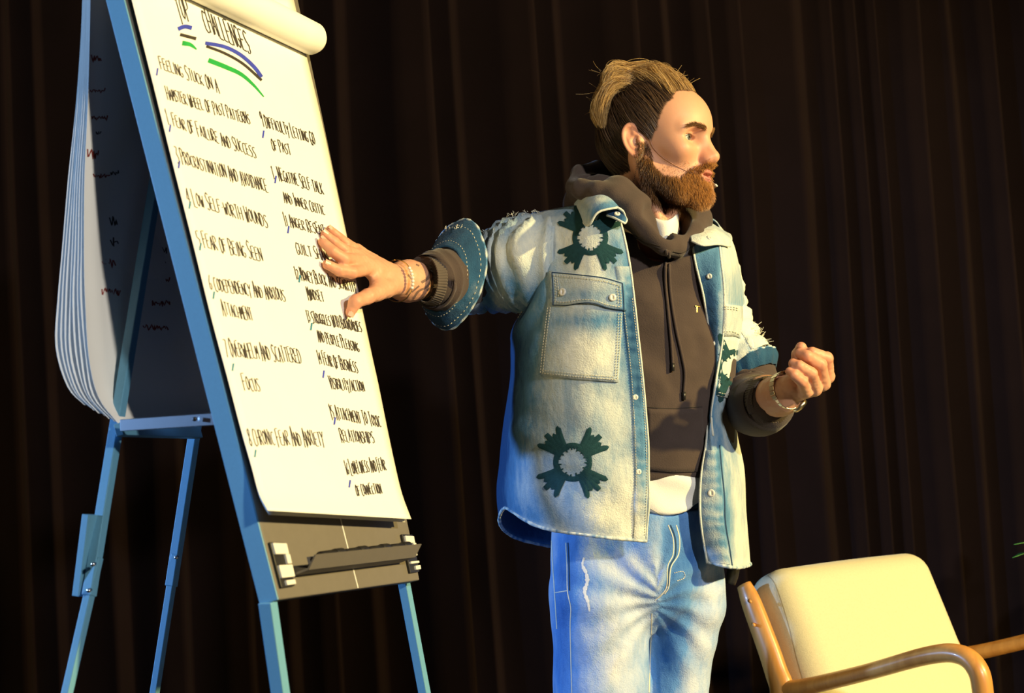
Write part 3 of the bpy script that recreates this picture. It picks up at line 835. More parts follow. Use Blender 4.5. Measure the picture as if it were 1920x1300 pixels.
for k in range(15):
    ang = k * 2.4; h = .45 + .6 * rng.random()
    a = pc + np.array([.02 * math.cos(ang), .02 * math.sin(ang), .25])
    top = pc + np.array([.09 * math.cos(ang), .09 * math.sin(ang), .27 + h * .75])
    dirv = np.array([math.cos(ang), math.sin(ang), 0])
    dirv[0] = max(dirv[0], -.35)
    tip = top + dirv * .16 + np.array([0, 0, .05])
    if k < 2:
        tx = tips[k]; tip = U(tx[0], tx[1], tx[2]); top = U(tx[3] + 25, tx[4] + 8, tx[2] + .05)
    V, Fc, _ = tube([a, (a + top) / 2 + dirv * .01, top], [.005, .004, .003], 8, 4); st.append((V, Fc))
    V, Fc = leaf(top, (top + tip) / 2 + np.array([0, 0, .012]), tip, .028 if k > 1 else .012)
    mk('leaf', V, Fc, MAT['leaf'], plant, solid=.001)
V, Fc = join(st); prop(mk('stems', V, Fc, MAT['leaf'], plant), kind='stuff')
# ================================================================ the man
foot = U(1200, 1300, 3.12); person_base = np.array([foot[0] - .01, foot[1], 0.0])
man = empty('person', person_base)
prop(man, 'bearded man in washed denim jacket and jeans pointing at the flip chart', 'person')
f32 = lambda a: np.asarray(a, np.float32)

# ---- head and neck
HA = math.radians(60)
hf = np.array([math.sin(HA), -math.cos(HA), 0]); hl = np.array([math.cos(HA), math.sin(HA), 0]); hu = np.array([0, 0, 1.0])
pt = math.radians(2.0)
hf2 = hf * math.cos(pt) - hu * math.sin(pt); hu2 = hu * math.cos(pt) + hf * math.sin(pt)
HM = np.stack([hf2, hl, hu2]); HS = 1.0
HX = np.array([.915, 1, 1])
ear_w = U(1192, 268, 2.975)
HC = ear_w - (HM.T @ np.array([-.008, -.078, 0.0]))
def H2W(p): return HC + (np.asarray(p, float) * HX) @ HM
def W2H(P): return ((np.asarray(P) - HC) @ HM.T) / HX
EYE = np.array([.0770, .0320, .0080]); ER = .0126
neck_w = [W2H(U(1214, 330, 3.055)), W2H(U(1222, 440, 3.075))]
def head_sdf(P0):
    P = P0.copy(); y = P[:, 1].copy(); P[:, 1] = np.abs(y)
    d = sd_ell(P, (.011, 0, .041), (.107, .0775, .079))
    d = smin(d, sd_ell(P, (-.030, 0, .025), (.066, .070, .066)), .03)
    d = smin(d, sd_ell(P, (.052, 0, .006), (.050, .060, .082)), .03)          # face block
    d = smin(d, sd_ell(P, (.050, 0, -.058), (.052, .047, .046)), .025)         # jaw
    d = smin(d, sd_cone(P, (.005, .060, -.040), (.062, .036, -.086), .017, .016), .025)
    d = smin(d, sd_ell(P, (.088, 0, -.088), (.022, .024, .020)), .018)         # chin
    d = smin(d, sd_ell(P, (.070, .044, -.016), (.027, .022, .020)), .018)      # cheekbone
    d = smin(d, sd_cone(P, (.104, .010, .0245), (.082, .049, .0255), .0080, .0085), .014)   # brow ridge
    d = smax(d, -sd_ell(P, (.108, .033, .007), (.024, .021, .0140)), .014)     # eye socket
    d = smin(d, sd_ell(P, EYE, (ER + .0022,) * 3), .005)                      # lids
    slit = sd_ell(P, (EYE[0] + .0115, EYE[1] + .0005, EYE[2] - .0005), (.0135, .0172, .0060))
    d = smax(d, -slit, .0018)
    # nose
    d = smin(d, sd_cone(P, (.1025, 0, .013), (.1250, 0, -.026), .0072, .0090), .010)
    d = smin(d, sd_ell(P, (.1250, 0, -.0295), (.0112, .0105, .0098)), .007)
    d = smin(d, sd_ell(P, (.1110, .0110, -.0330), (.0135, .0072, .0080)), .008)
    d = smax(d, -sd_ell(P, (.1170, .0064, -.0425), (.0062, .0034, .0040)), .003)
    d = smin(d, sd_cone(P, (.094, 0, .012), (.1085, 0, -.030), .0125, .0150), .012)
    # mouth
    d = smin(d, sd_ell(P, (.094, 0, -.0600), (.0175, .027, .018)), .012)
    d = smin(d, sd_ell(P, (.1090, .006, -.0560), (.0062, .0165, .0048)), .004)
    d = smin(d, sd_ell(P, (.1070, 0, -.0690), (.0070, .0185, .0056)), .004)
    d = smax(d, -sd_ell(P, (.113, 0, -.0622), (.0140, .0165, .0027)), .002)
    # ear
    Q = P - f32((-.010, .0770, .004))
    c, s = math.cos(.22), math.sin(.22)
    ex = Q[:, 0] * c + Q[:, 2] * s; ez = -Q[:, 0] * s + Q[:, 2] * c; ey = Q[:, 1] + ex * .42
    E = np.stack([ex, ey, ez], 1)
    wz = np.clip(1 + ez * 7, .72, 1.15)
    E2 = np.stack([ex / wz, ey, ez], 1)
    e = sd_ell(E2, (0, .004, 0), (.0185, .0065, .0325))
    q = np.sqrt((E2[:, 0] / .0160) ** 2 + (ez / .0295) ** 2) - 1
    rim = np.sqrt((q * .018) ** 2 + (ey - .0085) ** 2) - .0036
    e = smin(e, np.where(ex > .012, .02, rim), .003)
    e = smax(e, -sd_ell(E, (.003, .0125, -.003), (.0085, .0085, .0125)), .003)
    e = smax(e, -sd_ell(E, (-.004, .0125, .014), (.0065, .0052, .0110)), .003)
    e = smin(e, sd_ell(E, (.0115, .007, -.002), (.0040, .0045, .0065)), .003)
    d = smin(d, e, .005)
    # neck (not mirrored)
    P1 = P0
    d2 = sd_cone(P1, neck_w[0], neck_w[1], .054, .060)
    d2 = smin(d2, sd_cone(P1, (-.040, 0, -.02), W2H(U(1205, 450, 3.12)), .044, .065), .03)
    d2 = smin(d2, sd_cone(P1, (-.020, -.058, -.028), W2H(U(1246, 438, 2.99)), .013, .011), .02)
    d2 = smin(d2, sd_cone(P1, W2H(U(1262, 395, 3.0)), W2H(U(1258, 420, 3.0)), .010, .008), .02)
    return smin(d, d2, .022)
V, q = sdf_mesh(head_sdf, (-.125, -.125, -.23), (.145, .125, .145), .00135)
hx, hy, hz = V[:, 0], V[:, 1], V[:, 2]
ss = lambda a, b, x: np.clip((x - a) / (b - a), 0, 1) ** 2 * (3 - 2 * np.clip((x - a) / (b - a), 0, 1))
nz1 = fbm(V, 60, 3)
def beard_line(x):   # height of the beard's upper edge on the cheek
    return np.interp(x, [-.012, .004, .014, .026, .045, .070, .088, .105, .13], [.0, .0, -.004, -.046, -.066, -.068, -.055, -.044, -.043])
def beardness(V):
    x, y, z = V[:, 0], V[:, 1], V[:, 2]
    up = ss(.006, -.004, z - beard_line(x) + .004 * fbm(V, 80, 9))
    lo = ss(-.128, -.108, z + .0 * x) * ss(-.012, .004, x + .30 * np.clip(-.03 - z, 0, .1) * 0) 
    neckcut = ss(-.006, .006, (x - .002) * .80 + (z + .062) * .95 + .035)        # under-jaw edge
    mouth = 1 - ss(1.25, .95, np.sqrt(((z + .0625) / .0115) ** 2 + (y / .0205) ** 2)) * (x > .08)
    return up * lo * neckcut * mouth * (x > -.008)
bm = beardness(V)
bm = np.where((hx > .095) & (hz > -.048) & (np.abs(hy) > .030), bm * .3, bm)
lip = ss(1.2, .9, np.sqrt(((hz + .0627) / .0108) ** 2 + (hy / .0195) ** 2)) * (hx > .085)
def hairline(V):
    x, y, z = V[:, 0], V[:, 1], V[:, 2]; ay = np.abs(y)
    # front hairline with receding temples, sideburn, behind the ear, nape
    front = np.interp(z, [-.06, -.005, .010, .030, .050, .070, .088, .100, .15], [-.032, .014, .028, .040, .048, .058, .074, .086, .09])
    front = front - .012 * np.exp(-((ay - .040) / .014) ** 2) * (z > .07)
    f = ss(.004, -.004, x - front + .006 * fbm(V, 90, 4))
    low = np.interp(x, [-.12, -.06, -.034, -.028, .004, .03], [-.040, -.050, -.045, .030, .020, -.006])
    return f * ss(-.006, .004, z - low)
sm = hairline(V) * (np.abs(hy) < .0825)
red = np.clip(.35 * np.exp(-((hx - .115) / .02) ** 2 - ((hz + .03) / .02) ** 2) + .35 * ((np.abs(hy) > .081) & (hx < .02)) + .12 * np.exp(-((hx - .07) / .03) ** 2 - ((hz + .02) / .02) ** 2), 0, 1)
head_V, head_q, head_at = V, q, dict(beardmask=bm * .55, lipmask=lip, scalpmask=sm * .9, redmask=red)
vn = np.zeros_like(V)
fn = np.cross(V[q[:, 1]] - V[q[:, 0]], V[q[:, 2]] - V[q[:, 0]])
for k in range(4): np.add.at(vn, q[:, k], fn)
vn = unit(vn)

# ---- right hand on the chart, left hand loosely closed
def OB(x, y, o): return on_board(x, y, o)
RH_wrist = OB(747, 527, .052)
RH = dict(
    index=([OB(690, 503, .040), OB(660, 511, .042), OB(636, 507, .031), OB(613, 496, .0205)], [.0125, .0110, .0098, .0080]),
    middle=([OB(676, 490, .036), OB(645, 486, .040), OB(623, 471, .031), OB(605, 453, .0205)], [.0125, .0110, .0098, .0080]),
    ring=([OB(672, 480, .030), OB(645, 469, .033), OB(626, 454, .027), OB(609, 439, .0200)], [.0118, .0102, .0092, .0076]),
    pinky=([OB(670, 471, .023), OB(648, 456, .026), OB(633, 443, .023), OB(618, 430, .0190)], [.0108, .0092, .0082, .0068]),
    thumb=([OB(722, 542, .050), OB(690, 556, .044), OB(667, 566, .034), OB(657, 586, .0215)], [.0165, .0130, .0118, .0088]))
elbowR = U(892, 528, 3.17)
def rhand_sdf(P):
    d = sd_chain(P, [elbowR, (elbowR + RH_wrist) / 2, RH_wrist + (elbowR - RH_wrist) * .10, RH_wrist], [.047, .0440, .0345, .0300], .02)
    for nm in ('index', 'middle', 'ring', 'pinky'):
        p, r = RH[nm]
        e = sd_chain(P, p, r, .003)
        e = smin(e, sd_cone(P, RH_wrist + (p[0] - RH_wrist) * .12, p[0], .0205, r[0] * 1.08), .008)
        d = e if d is None else smin(d, e, .0065)
    p, r = RH['thumb']
    d = smin(d, sd_chain(P, [RH_wrist + (p[0] - RH_wrist) * .2] + p, [.023] + r, .005), .010)
    # web between thumb and index, knuckle dimples
    d = smin(d, sd_cone(P, p[0] * .5 + p[1] * .5, RH['index'][0][0] * .75 + RH_wrist * .25, .010, .012), .014)
    return d - .0006 * noise(P, 180, 5)
lo = np.min([RH_wrist, elbowR] + [x for v in RH.values() for x in v[0]], 0) - .06; hi = np.max([RH_wrist, elbowR] + [x for v in RH.values() for x in v[0]], 0) + .06
rV, rq = sdf_mesh(rhand_sdf, lo, hi, .0016)

LH_wrist = U(1470, 739, 2.955)
elbowL = U(1407, 760, 3.12)
LH = dict(
    index=([U(1551, 706, 2.962), U(1550, 672, 2.930), U(1523, 662, 2.918), U(1507, 663, 2.925)], [.0128, .0118, .0105, .0090]),
    middle=([U(1543, 719, 2.940), U(1538, 684, 2.905), U(1513, 668, 2.890), U(1500, 663, 2.900)], [.0130, .0122, .0110, .0095]),
    ring=([U(1528, 729, 2.922), U(1521, 701, 2.885), U(1499, 687, 2.872), U(1487, 682, 2.880)], [.0125, .0117, .0105, .0090]),
    pinky=([U(1511, 734, 2.912), U(1504, 716, 2.876), U(1489, 703, 2.866), U(1481, 697, 2.872)], [.0115, .0105, .0095, .0082]),
    thumb=([U(1492, 712, 2.975), U(1494, 685, 2.955), U(1497, 665, 2.940), U(1502, 651, 2.930)], [.0160, .0130, .0118, .0098]))
def lhand_sdf(P):
    d = sd_chain(P, [elbowL, (elbowL + LH_wrist) / 2, LH_wrist + (elbowL - LH_wrist) * .1, LH_wrist], [.045, .0425, .0345, .0300], .02)
    heel = U(1487, 722, 2.925)
    d = smin(d, sd_cone(P, LH_wrist, heel, .026, .0215), .015)
    for nm in ('index', 'middle', 'ring', 'pinky'):
        p, r = LH[nm]
        e = smin(sd_chain(P, p, r, .002), sd_cone(P, LH_wrist + (p[0] - LH_wrist) * .25 + _F * .008, p[0] + _F * .004, .021, r[0] * 1.08), .007)
        d = smin(d, e, .0035)
    p, r = LH['thumb']
    d = smin(d, sd_chain(P, [LH_wrist + _F * .01] + p, [.022] + r, .005), .006)
    return d - .0006 * noise(P, 180, 8)
lo = np.min([LH_wrist, elbowL] + [x for v in LH.values() for x in v[0]], 0) - .06; hi = np.max([LH_wrist, elbowL] + [x for v in LH.values() for x in v[0]], 0) + .06
lV, lq = sdf_mesh(lhand_sdf, lo, hi, .0016)

# ---- trunk, upper arms and legs under the clothes
shR, shL = U(1045, 480, 3.06), U(1325, 490, 3.20)
hipR, hipL = U(1140, 1010, 3.10), U(1275, 1010, 3.155)
kneeR = np.array([U(1128, 1300, 3.075)[0] + .005, hipR[1] - .02, .50]); kneeL = np.array([U(1262, 1300, 3.155)[0] + .01, hipL[1] - .0, .50])
ankR = np.array([kneeR[0] - .03, kneeR[1] + .04, .09]); ankL = np.array([kneeL[0] + .03, kneeL[1] + .05, .09])
nb_ = U(1215, 430, 3.08)
def trunk_sdf(P):
    ch, pv = U(1190, 560, 3.11), U(1205, 960, 3.12)
    d = sd_chain(P, [nb_, ch, U(1195, 780, 3.11), pv], [.040, .078, .080, .085], .04)
    d = smin(d, sd_cone(P, shR, shL, .038, .038), .04)
    for a, b, c, k in ((shR, elbowR, elbowR, 0), (shL, elbowL, elbowL, 0)):
        d = smin(d, sd_cone(P, a, b, .040, .038), .03)
    for h, k, a in ((hipR, kneeR, ankR), (hipL, kneeL, ankL)):
        d = smin(d, sd_chain(P, [h, k, a], [.045, .036, .034], .02), .03)
        d = smin(d, sd_cone(P, a, a + np.array([.05, -.17, -.045]), .036, .026), .02)
    return d
tV, tq = sdf_mesh(trunk_sdf, np.array([-.3, 2.7, -.03]), np.array([.65, 3.5, 1.62]), .011)
hV = H2W(head_V)
allV = np.concatenate([hV, rV, lV, tV])
allq = np.concatenate([head_q, rq + len(hV), lq + len(hV) + len(rV), tq + len(hV) + len(rV) + len(lV)])
at = {}
for k in ('beardmask', 'lipmask', 'scalpmask', 'redmask'):
    a = np.zeros(len(allV)); a[:len(hV)] = head_at[k]
    if k == 'redmask':
        for off, vv, hd in ((len(hV), rV, RH), (len(hV) + len(rV), lV, LH)):
            dmin = np.full(len(vv), 9.)
            for p, r in hd.values():
                for j in (1, 2, 3): dmin = np.minimum(dmin, np.linalg.norm(vv - p[j], axis=1))
            a[off:off + len(vv)] = .55 * np.exp(-(dmin / .016) ** 2)
    at[k] = a
body = mk_np('body', allV, allq, MAT['skin'], man, at)
BODY = bvh(np.concatenate([hV, rV, lV]), np.concatenate([head_q, rq + len(hV), lq + len(hV) + len(rV)]))

# finger nails
def nail(tipP, prevP, side, w, parent_name='fingernail'):
    ax = unit(tipP - prevP); s = unit(side - ax * (side @ ax)); t = np.cross(ax, s); V = []
    for i in range(5):
        for j in range(5):
            a = (i / 4 - .5) * .0105; b = (j / 4 - .5) * 1.7
            V.append(tipP + ax * (a + .002) + s * math.cos(b) * w * 1.03 + t * math.sin(b) * w * .95)
    return np.array(V), gridfaces(5, 5)
MAT['nail'] = plain('fingernail', (.66, .42, .33), .3, nscale=80, namt=.05)
for nm in ('index', 'middle', 'ring', 'pinky', 'thumb'):
    p, r = RH[nm]
    V, Fc = nail(p[3], p[2], Bn if nm != 'thumb' else unit(Bn - _F * .6), r[3]); mk('fingernail', V, Fc, MAT['nail'], man)
if False: p, r = LH['thumb']; V, Fc = nail(p[3], p[2], unit(-_F * .1 + _U * .7 - _R * .6), r[3]); mk('fingernail', V, Fc, MAT['nail'], man)

# eyes
def eyemat():
    m, nt, b = node_mat('eye'); N = nt.nodes.new
    a = N('ShaderNodeAttribute'); a.attribute_name = 'iris'
    r = N('ShaderNodeValToRGB'); r.color_ramp.interpolation = 'LINEAR'; e = r.color_ramp.elements
    e[0].position = 0; e[0].color = (.004, .004, .004, 1); e[1].position = 1; e[1].color = (.62, .56, .50, 1)
    for p, c in ((.20, (.004, .004, .004, 1)), (.24, (.07, .07, .06, 1)), (.46, (.10, .12, .12, 1)), (.52, (.02, .02, .02, 1)), (.57, (.60, .54, .48, 1))):
        x = e.new(p); x.color = c
    link(nt, a.outputs['Fac'], r.inputs[0]); link(nt, r.outputs[0], b.inputs['Base Color'])
    b.inputs['Roughness'].default_value = .06
    return m
MAT['eye'] = eyemat()
for sgn in (-1, 1):
    c = EYE * np.array([1, sgn, 1]); V = []; A = []
    gaze = unit(np.array([1, -.10, -.03])); s = unit(np.cross(gaze, (0, 0, 1))); u = np.cross(s, gaze)
    n, k = 24, 20
    for i in range(k):
        ph = math.pi * i / (k - 1)
        for j in range(n):
            t = 2 * math.pi * j / n
            V.append(c + ER * (gaze * math.cos(ph) + (s * math.cos(t) + u * math.sin(t)) * math.sin(ph))); A.append(min(1, ph / 1.0))
    mk('eye', H2W(V), gridfaces(k, n, True), MAT['eye'], man, attrs=dict(iris=A))
# lash lines along the upper lids
for sgn in (-1, 1):
    lp = []
    for t in np.linspace(-1, 1, 13):
        yy = .0125 * t; zz = .0051 * (1 - abs(t) ** 2.2) + .0002
        rr2 = (ER + .0024) ** 2 - yy ** 2 - zz ** 2
        lp.append(H2W((EYE[0] + math.sqrt(max(rr2, 1e-6)), (EYE[1] + .0005 + yy) * sgn, EYE[2] - .0005 + zz)))
    V, Fc, _ = tube(lp, np.r_[.0002, np.full(11, .00055), .0002], 6, smoothpath=False); mk('eyelashes', V, Fc, MAT['hood_thread'], man)
V, Fc = box(H2W((.0965, 0, -.0592)), hf2, hl, hu2, .008, .030, .0052); mk('teeth', V, Fc, MAT['white'], man, bevel=.001)

# ---- hair
rg = np.random.default_rng(11)
def pick(mask, n):
    area = np.linalg.norm(fn, axis=1); m = mask[head_q].mean(1) * area
    i = rg.choice(len(head_q), n, p=m / m.sum())
    w = rg.dirichlet((1, 1, 1, 1), n)
    P = (head_V[head_q[i]] * w[..., None]).sum(1); Nn = unit((vn[head_q[i]] * w[..., None]).sum(1))
    return P, Nn
# sides and top, combed back to the tie
TIE = np.array([-.066, -.004, .112])
CEN = np.array([-.006, 0, .035]); RAD = np.array([.107, .085, .098])
def comb(P, K, lift, rgx, end=TIE, wob=.003):
    a = (P - CEN) / RAD; ra = np.linalg.norm(a, axis=1); a = unit(a)
    e = (end + rg.normal(0, .007, P.shape) - CEN) / RAD; rb_ = np.linalg.norm(e, axis=1); e = unit(e)
    om = np.arccos(np.clip((a * e).sum(1), -1, 1)) + 1e-4
    S = np.linspace(0, 1, K); out = np.zeros((len(P), K, 3))
    for k, s in enumerate(S):
        v = (np.sin((1 - s) * om) / np.sin(om))[:, None] * a + (np.sin(s * om) / np.sin(om))[:, None] * e
        r = ra * (1 - s) + rb_ * s + lift * math.sin(math.pi * min(1, s * 1.02)) 
        out[:, k] = CEN + v * RAD * r[:, None] + wob * math.sin(math.pi * s) * np.stack([noise(P + s * .05, 70, 31 + i) for i in range(3)], 1)
    return out
P, Nn = pick(sm, 16000)
clump = noise(P * np.array([.5, 1, 1]), 120, 5)
S = comb(P + Nn * .001, 12, .045 + .03 * rg.random(len(P)) + .02 * clump, rg)
tone = np.clip(.28 + .30 * clump + .18 * rg.normal(size=len(P)) + 2.5 * (P[:, 0] - .01) + .4 * (P[:, 2] > .09), 0, 1)
strands('hair', H2W(S.reshape(-1, 3)).reshape(S.shape), .00027 * (1 + .4 * rg.random(len(P))), tone, MAT['hair_dark'], man, .6)
# blond lengths swept over the crown, with lift
topmask = sm * ss(.078, .098, head_V[:, 2]) * (np.abs(head_V[:, 1]) < .055)
P, Nn = pick(topmask, 7000)
clump = noise(P * np.array([.4, 1.3, 1]), 110, 15)
lft = .05 + .10 * rg.random(len(P)) + .06 * clump
S = comb(P + Nn * .001, 14, lft, rg, end=np.array([-.072, -.002, .122]), wob=.008)
tone = np.clip(.55 + .35 * clump + .2 * rg.normal(size=len(P)), 0, 1)[:, None] * np.linspace(.55, 1.05, 14)[None]
strands('hair_top', H2W(S.reshape(-1, 3)).reshape(S.shape), .00026 * (1 + .5 * rg.random(len(P))), tone, MAT['hair_blond'], man, .6)
# half bun: loops and tails that fall behind the tie (control points in photo pixels and depth)
D0 = 3.06
locks = [
    ([(1196, 150), (1165, 138), (1138, 152), (1122, 178), (1117, 205), (1128, 232)], .016, 560),
    ([(1192, 150), (1168, 146), (1150, 160), (1138, 185), (1134, 212), (1141, 236)], .016, 560),
    ([(1186, 156), (1168, 160), (1158, 178), (1150, 202), (1150, 228)], .012, 420),
    ([(1200, 146), (1178, 122), (1150, 113), (1135, 124), (1129, 146), (1126, 172)], .010, 420),
    ([(1204, 148), (1186, 128), (1164, 118), (1146, 124), (1142, 140), (1158, 150), (1182, 150)], .008, 300),
    ([(1250, 138), (1220, 118), (1190, 113), (1160, 120), (1138, 140), (1124, 168)], .010, 380),
    ([(1205, 152), (1182, 146), (1164, 148), (1148, 140), (1138, 124), (1132, 112)], .0035, 120),
    ([(1212, 147), (1190, 145), (1172, 152), (1160, 166), (1156, 190)], .006, 200),
    ([(1126, 180), (1116, 200), (1118, 218), (1130, 232), (1141, 236)], .003, 50),
]
for sd in (-.030, .030):
    locks += [([(1194, 152), (1162, 144), (1134, 160), (1122, 190), (1124, 222)], .016, 380, sd), ([(1198, 148), (1170, 128), (1146, 126), (1134, 150), (1132, 190)], .012, 300, sd * .8)]
BS, BT, BR_ = [], [], []
for L in locks:
    pts, spread, n = L[:3]; n = int(n * 1.9); sd = L[3] if len(L) > 3 else 0
    C = UU([(x + 6, y + 11, D0 - .012 + sd) for x, y in pts]); C = cr(C, 6); idx = np.linspace(0, len(C) - 1, 16)
    C = np.stack([np.interp(idx, np.arange(len(C)), C[:, k]) for k in range(3)], 1)
    off = rg.normal(0, 1, (n, 3)); off /= np.maximum(1, np.linalg.norm(off, axis=1, keepdims=True) / 1.3)
    prof_ = np.interp(np.linspace(0, 1, 16), [0, .25, .7, 1], [.45, 1, 1, .55])
    wv = rg.normal(0, .35, (n, 3))
    for i in range(n):
        u = np.linspace(0, 1, 16)[:, None]
        BS.append(C + (off[i] + wv[i] * np.sin(u * 5 + i)) * spread * .62 * prof_[:, None])
        BT.append(np.clip(.62 + .22 * off[i, 1] + .22 * rg.normal(), 0, 1))
BS = np.array(BS)
strands('hair_bun', BS, np.full(len(BS), .00028), np.array(BT), MAT['hair_blond'], man, .5)
# hair tie
c = UU([(1188, 156, D0 - .01)])[0]
ringp = [c + (hf2 * math.cos(t) * .35 + hu2 * math.cos(t) * .6 + hl * math.sin(t)) * .014 for t in np.linspace(0, 2 * math.pi, 20)]
V, Fc, _ = tube(ringp, np.full(20, .0032), 8, smoothpath=False); mk('hair_tie', V, Fc, MAT['hair_dark'], man)
# stray hairs standing off the crown
FS = []
for i in range(70):
    p = H2W(CEN + unit(np.array([rg.uniform(-.6, .8), rg.normal(0, .35), 1.0])) * RAD * 1.02)
    v = unit(_U * rg.uniform(.2, 1) + _R * rg.normal(0, .6) + hl * rg.normal(0, .4)); L = rg.uniform(.012, .034); w = unit(rg.normal(size=3))
    FS.append([p + v * L * t + w * L * .5 * t * t for t in np.linspace(0, 1, 8)])
for i in range(26):
    p = U(rg.uniform(1118, 1140), rg.uniform(130, 220), D0); v = unit(-_R * rg.uniform(.3, 1) + _U * rg.normal(0, .6)); L = rg.uniform(.01, .03); w = unit(rg.normal(size=3))
    FS.append([p + v * L * t + w * L * .6 * t * t for t in np.linspace(0, 1, 8)])
strands('stray_hairs', np.array(FS), np.full(len(FS), .00022), rg.uniform(.3, .9, len(FS)), MAT['hair_blond'], man, .5)

# ---- beard, moustache, eyebrows
P, Nn = pick(bm, 21000)
x, y, z = P.T
fl = unit(np.stack([.10 + 2.5 * (x - .05), np.sign(y) * .12 - y * 3, np.full(len(x), -1.0)], 1))
chin = ss(.05, .10, x) * ss(-.055, -.085, z); burn = ss(-.02, -.045, z)
mous = (z > -.058) & (x > .085)
fl[mous] = unit(np.stack([np.full(mous.sum(), .25), np.sign(y[mous]) * .8, np.full(mous.sum(), -.75)], 1))
Ln = .0035 + .0045 * burn + .0065 * chin; Ln[mous] = .0055; Ln *= rg.uniform(.7, 1.25, len(x))
dirv = unit(fl + Nn * (.55 + .3 * rg.random(len(x)))[:, None] + rg.normal(0, .16, P.shape))
u = np.linspace(0, 1, 6)
S = P[:, None] + dirv[:, None] * (Ln[:, None] * u)[..., None] + (fl * .45 - Nn * .10)[:, None] * (Ln[:, None] * u ** 2)[..., None]
tone = np.clip(.18 + .55 * ss(.03, .10, x) + .18 * rg.normal(size=len(x)), 0, 1)  # key light on the chin painted in: tone brightens towards the front
strands('beard', H2W(S.reshape(-1, 3)).reshape(S.shape), .00021 * (1 + .3 * rg.random(len(x))), tone, MAT['beard'], man, .35)
ay = np.abs(head_V[:, 1]); bl = np.interp(ay, [.010, .020, .038, .054], [.0215, .0255, .0290, .0235])
ebm = ss(.0042, .0022, np.abs(head_V[:, 2] - bl)) * (ay > .011) * (ay < .054) * (head_V[:, 0] > .06)
P, Nn = pick(ebm, 900)
d_ = unit(np.stack([-.3 + 0 * P[:, 0], np.sign(P[:, 1]), .35 - 8 * (np.abs(P[:, 1]) - .02)], 1) + Nn * .35 + rg.normal(0, .15, P.shape))
S = P[:, None] + d_[:, None] * (.0085 * u[None, :, None])
strands('eyebrow', H2W(S.reshape(-1, 3)).reshape(S.shape), np.full(len(P), .00016), rg.random(len(P)), MAT['brow'], man, .35)
# stubble on the neck
nm_ = ss(-.03, -.06, hz) * ss(-.16, -.13, hz) * (hx > -.01) * (1 - bm)
P, Nn = pick(nm_, 1800); S = P[:, None] + (Nn * .5 + np.array([.3, 0, -.8]))[:, None] * (.0022 * u[None, :, None])
strands('stubble', H2W(S.reshape(-1, 3)).reshape(S.shape), np.full(len(P), .00016), rg.random(len(P)) * .5, MAT['beard'], man, .5)

# ---- headset microphone
hp = []
for xy in resample(cr([(1213, 247), (1219, 262), (1226, 278), (1242, 294), (1268, 311), (1296, 325), (1318, 333)], 8), 4):
    h, n = hit(BODY, *xy)
    if h is not None: hp.append(h + n * .0009)
hp += [U(1331, 337, PX(hp[-1])[2] - .004), U(1342, 347, PX(hp[-1])[2] - .010)]
MAT['wire'] = plain('skin_tone_wire', (.50, .28, .20), .5)
V, Fc, _ = tube(hp, np.full(len(hp), .0005), 8, smoothpath=False); mic = mk('headset_wire', V, Fc, MAT['wire'], man)
V, Fc, _ = tube([hp[-1] - _R * .002 + _U * .0015, hp[-1], hp[-1] + _R * .003 - _U * .003], [.0010, .0022, .0016], 10, smoothpath=False); mk('microphone_tip', V, Fc, MAT['white'], mic)

# ---- tattoos: neck script and forearm marks
tt = []
for i in range(15):
    y0 = 302 + i * 3.2; x0 = 1193.5 - .004 * (y0 - 302) ** 2
    r = ribbon(BODY, [(x0 - 1, y0), (x0 + 1.2, y0 + 1.6)], 1.3, .0002, .0001, 1)
    if len(r[0]): tt.append(r)
for pts, w in (([(775, 560), (785, 546), (800, 538), (812, 520)], 4), ([(772, 548), (786, 536)], 3), ([(790, 530), (802, 522), (806, 508)], 5), ([(800, 545), (812, 536), (820, 522)], 4), ([(765, 515), (772, 524)], 3), ([(780, 496), (786, 499)], 3), ([(782, 566), (798, 556), (808, 548)], 4), ([(762, 552), (770, 540)], 3)):
    r = ribbon(BODY, pts, w, .0003, .0001, 3, smooth=True)
    if len(r[0]): tt.append(r)
if tt: V, Fc = join(tt); prop(mk('tattoo', V, Fc, MAT['tattoo'], man), kind='stuff')

# ---- thin chain bracelet with beads on the right wrist, metal watch band on the left
def ring_on(center, axis, r1, r2, ref):
    axis = unit(axis); n1 = unit(ref - axis * (ref @ axis)); n2 = np.cross(axis, n1)
    return lambda t: center + n1 * math.cos(t) * r1 + n2 * math.sin(t) * r2
axr = unit(elbowR - RH_wrist)
bc = PX(RH_wrist); cf = ring_on(U(744, 527, bc[2] - .002), unit(_R * .72 + _F * .66 + _U * .05), .0385, .046, _U)
V, Fc, _ = tube([cf(t) for t in np.linspace(0, 2 * math.pi, 40)], np.full(40, .0012), 8, smoothpath=False); br = mk('bracelet', V, Fc, MAT['gold'], man)
for k, t in enumerate(np.linspace(0, 2 * math.pi, 40)[:-1]):
    c = cf(t); px = PX(c)
    if 503 < px[1] < 540 and px[0] > 741:
        V, Fc, _ = tube([c - _U * .003, c - _U * .0015, c + _U * .0015, c + _U * .003], [.001, .0032, .0032, .001], 10, smoothpath=False); mk('bead', V, Fc, MAT['button'], br)
axl = unit(LH_wrist - elbowL)
cf = ring_on(U(1474, 733, 2.95), unit(axl * 1.0 + _R * .35 + _U * .15), .0355, .0335, _U)
watch = empty('wristwatch', U(1474, 733, 2.95)); adopt(watch, man); watch.location = U(1474, 733, 2.95)
MAT['watch'] = plain('watch_metal', (.66, .58, .42), .3, metal=1.0, nscale=60, namt=.1)
N_ = 26
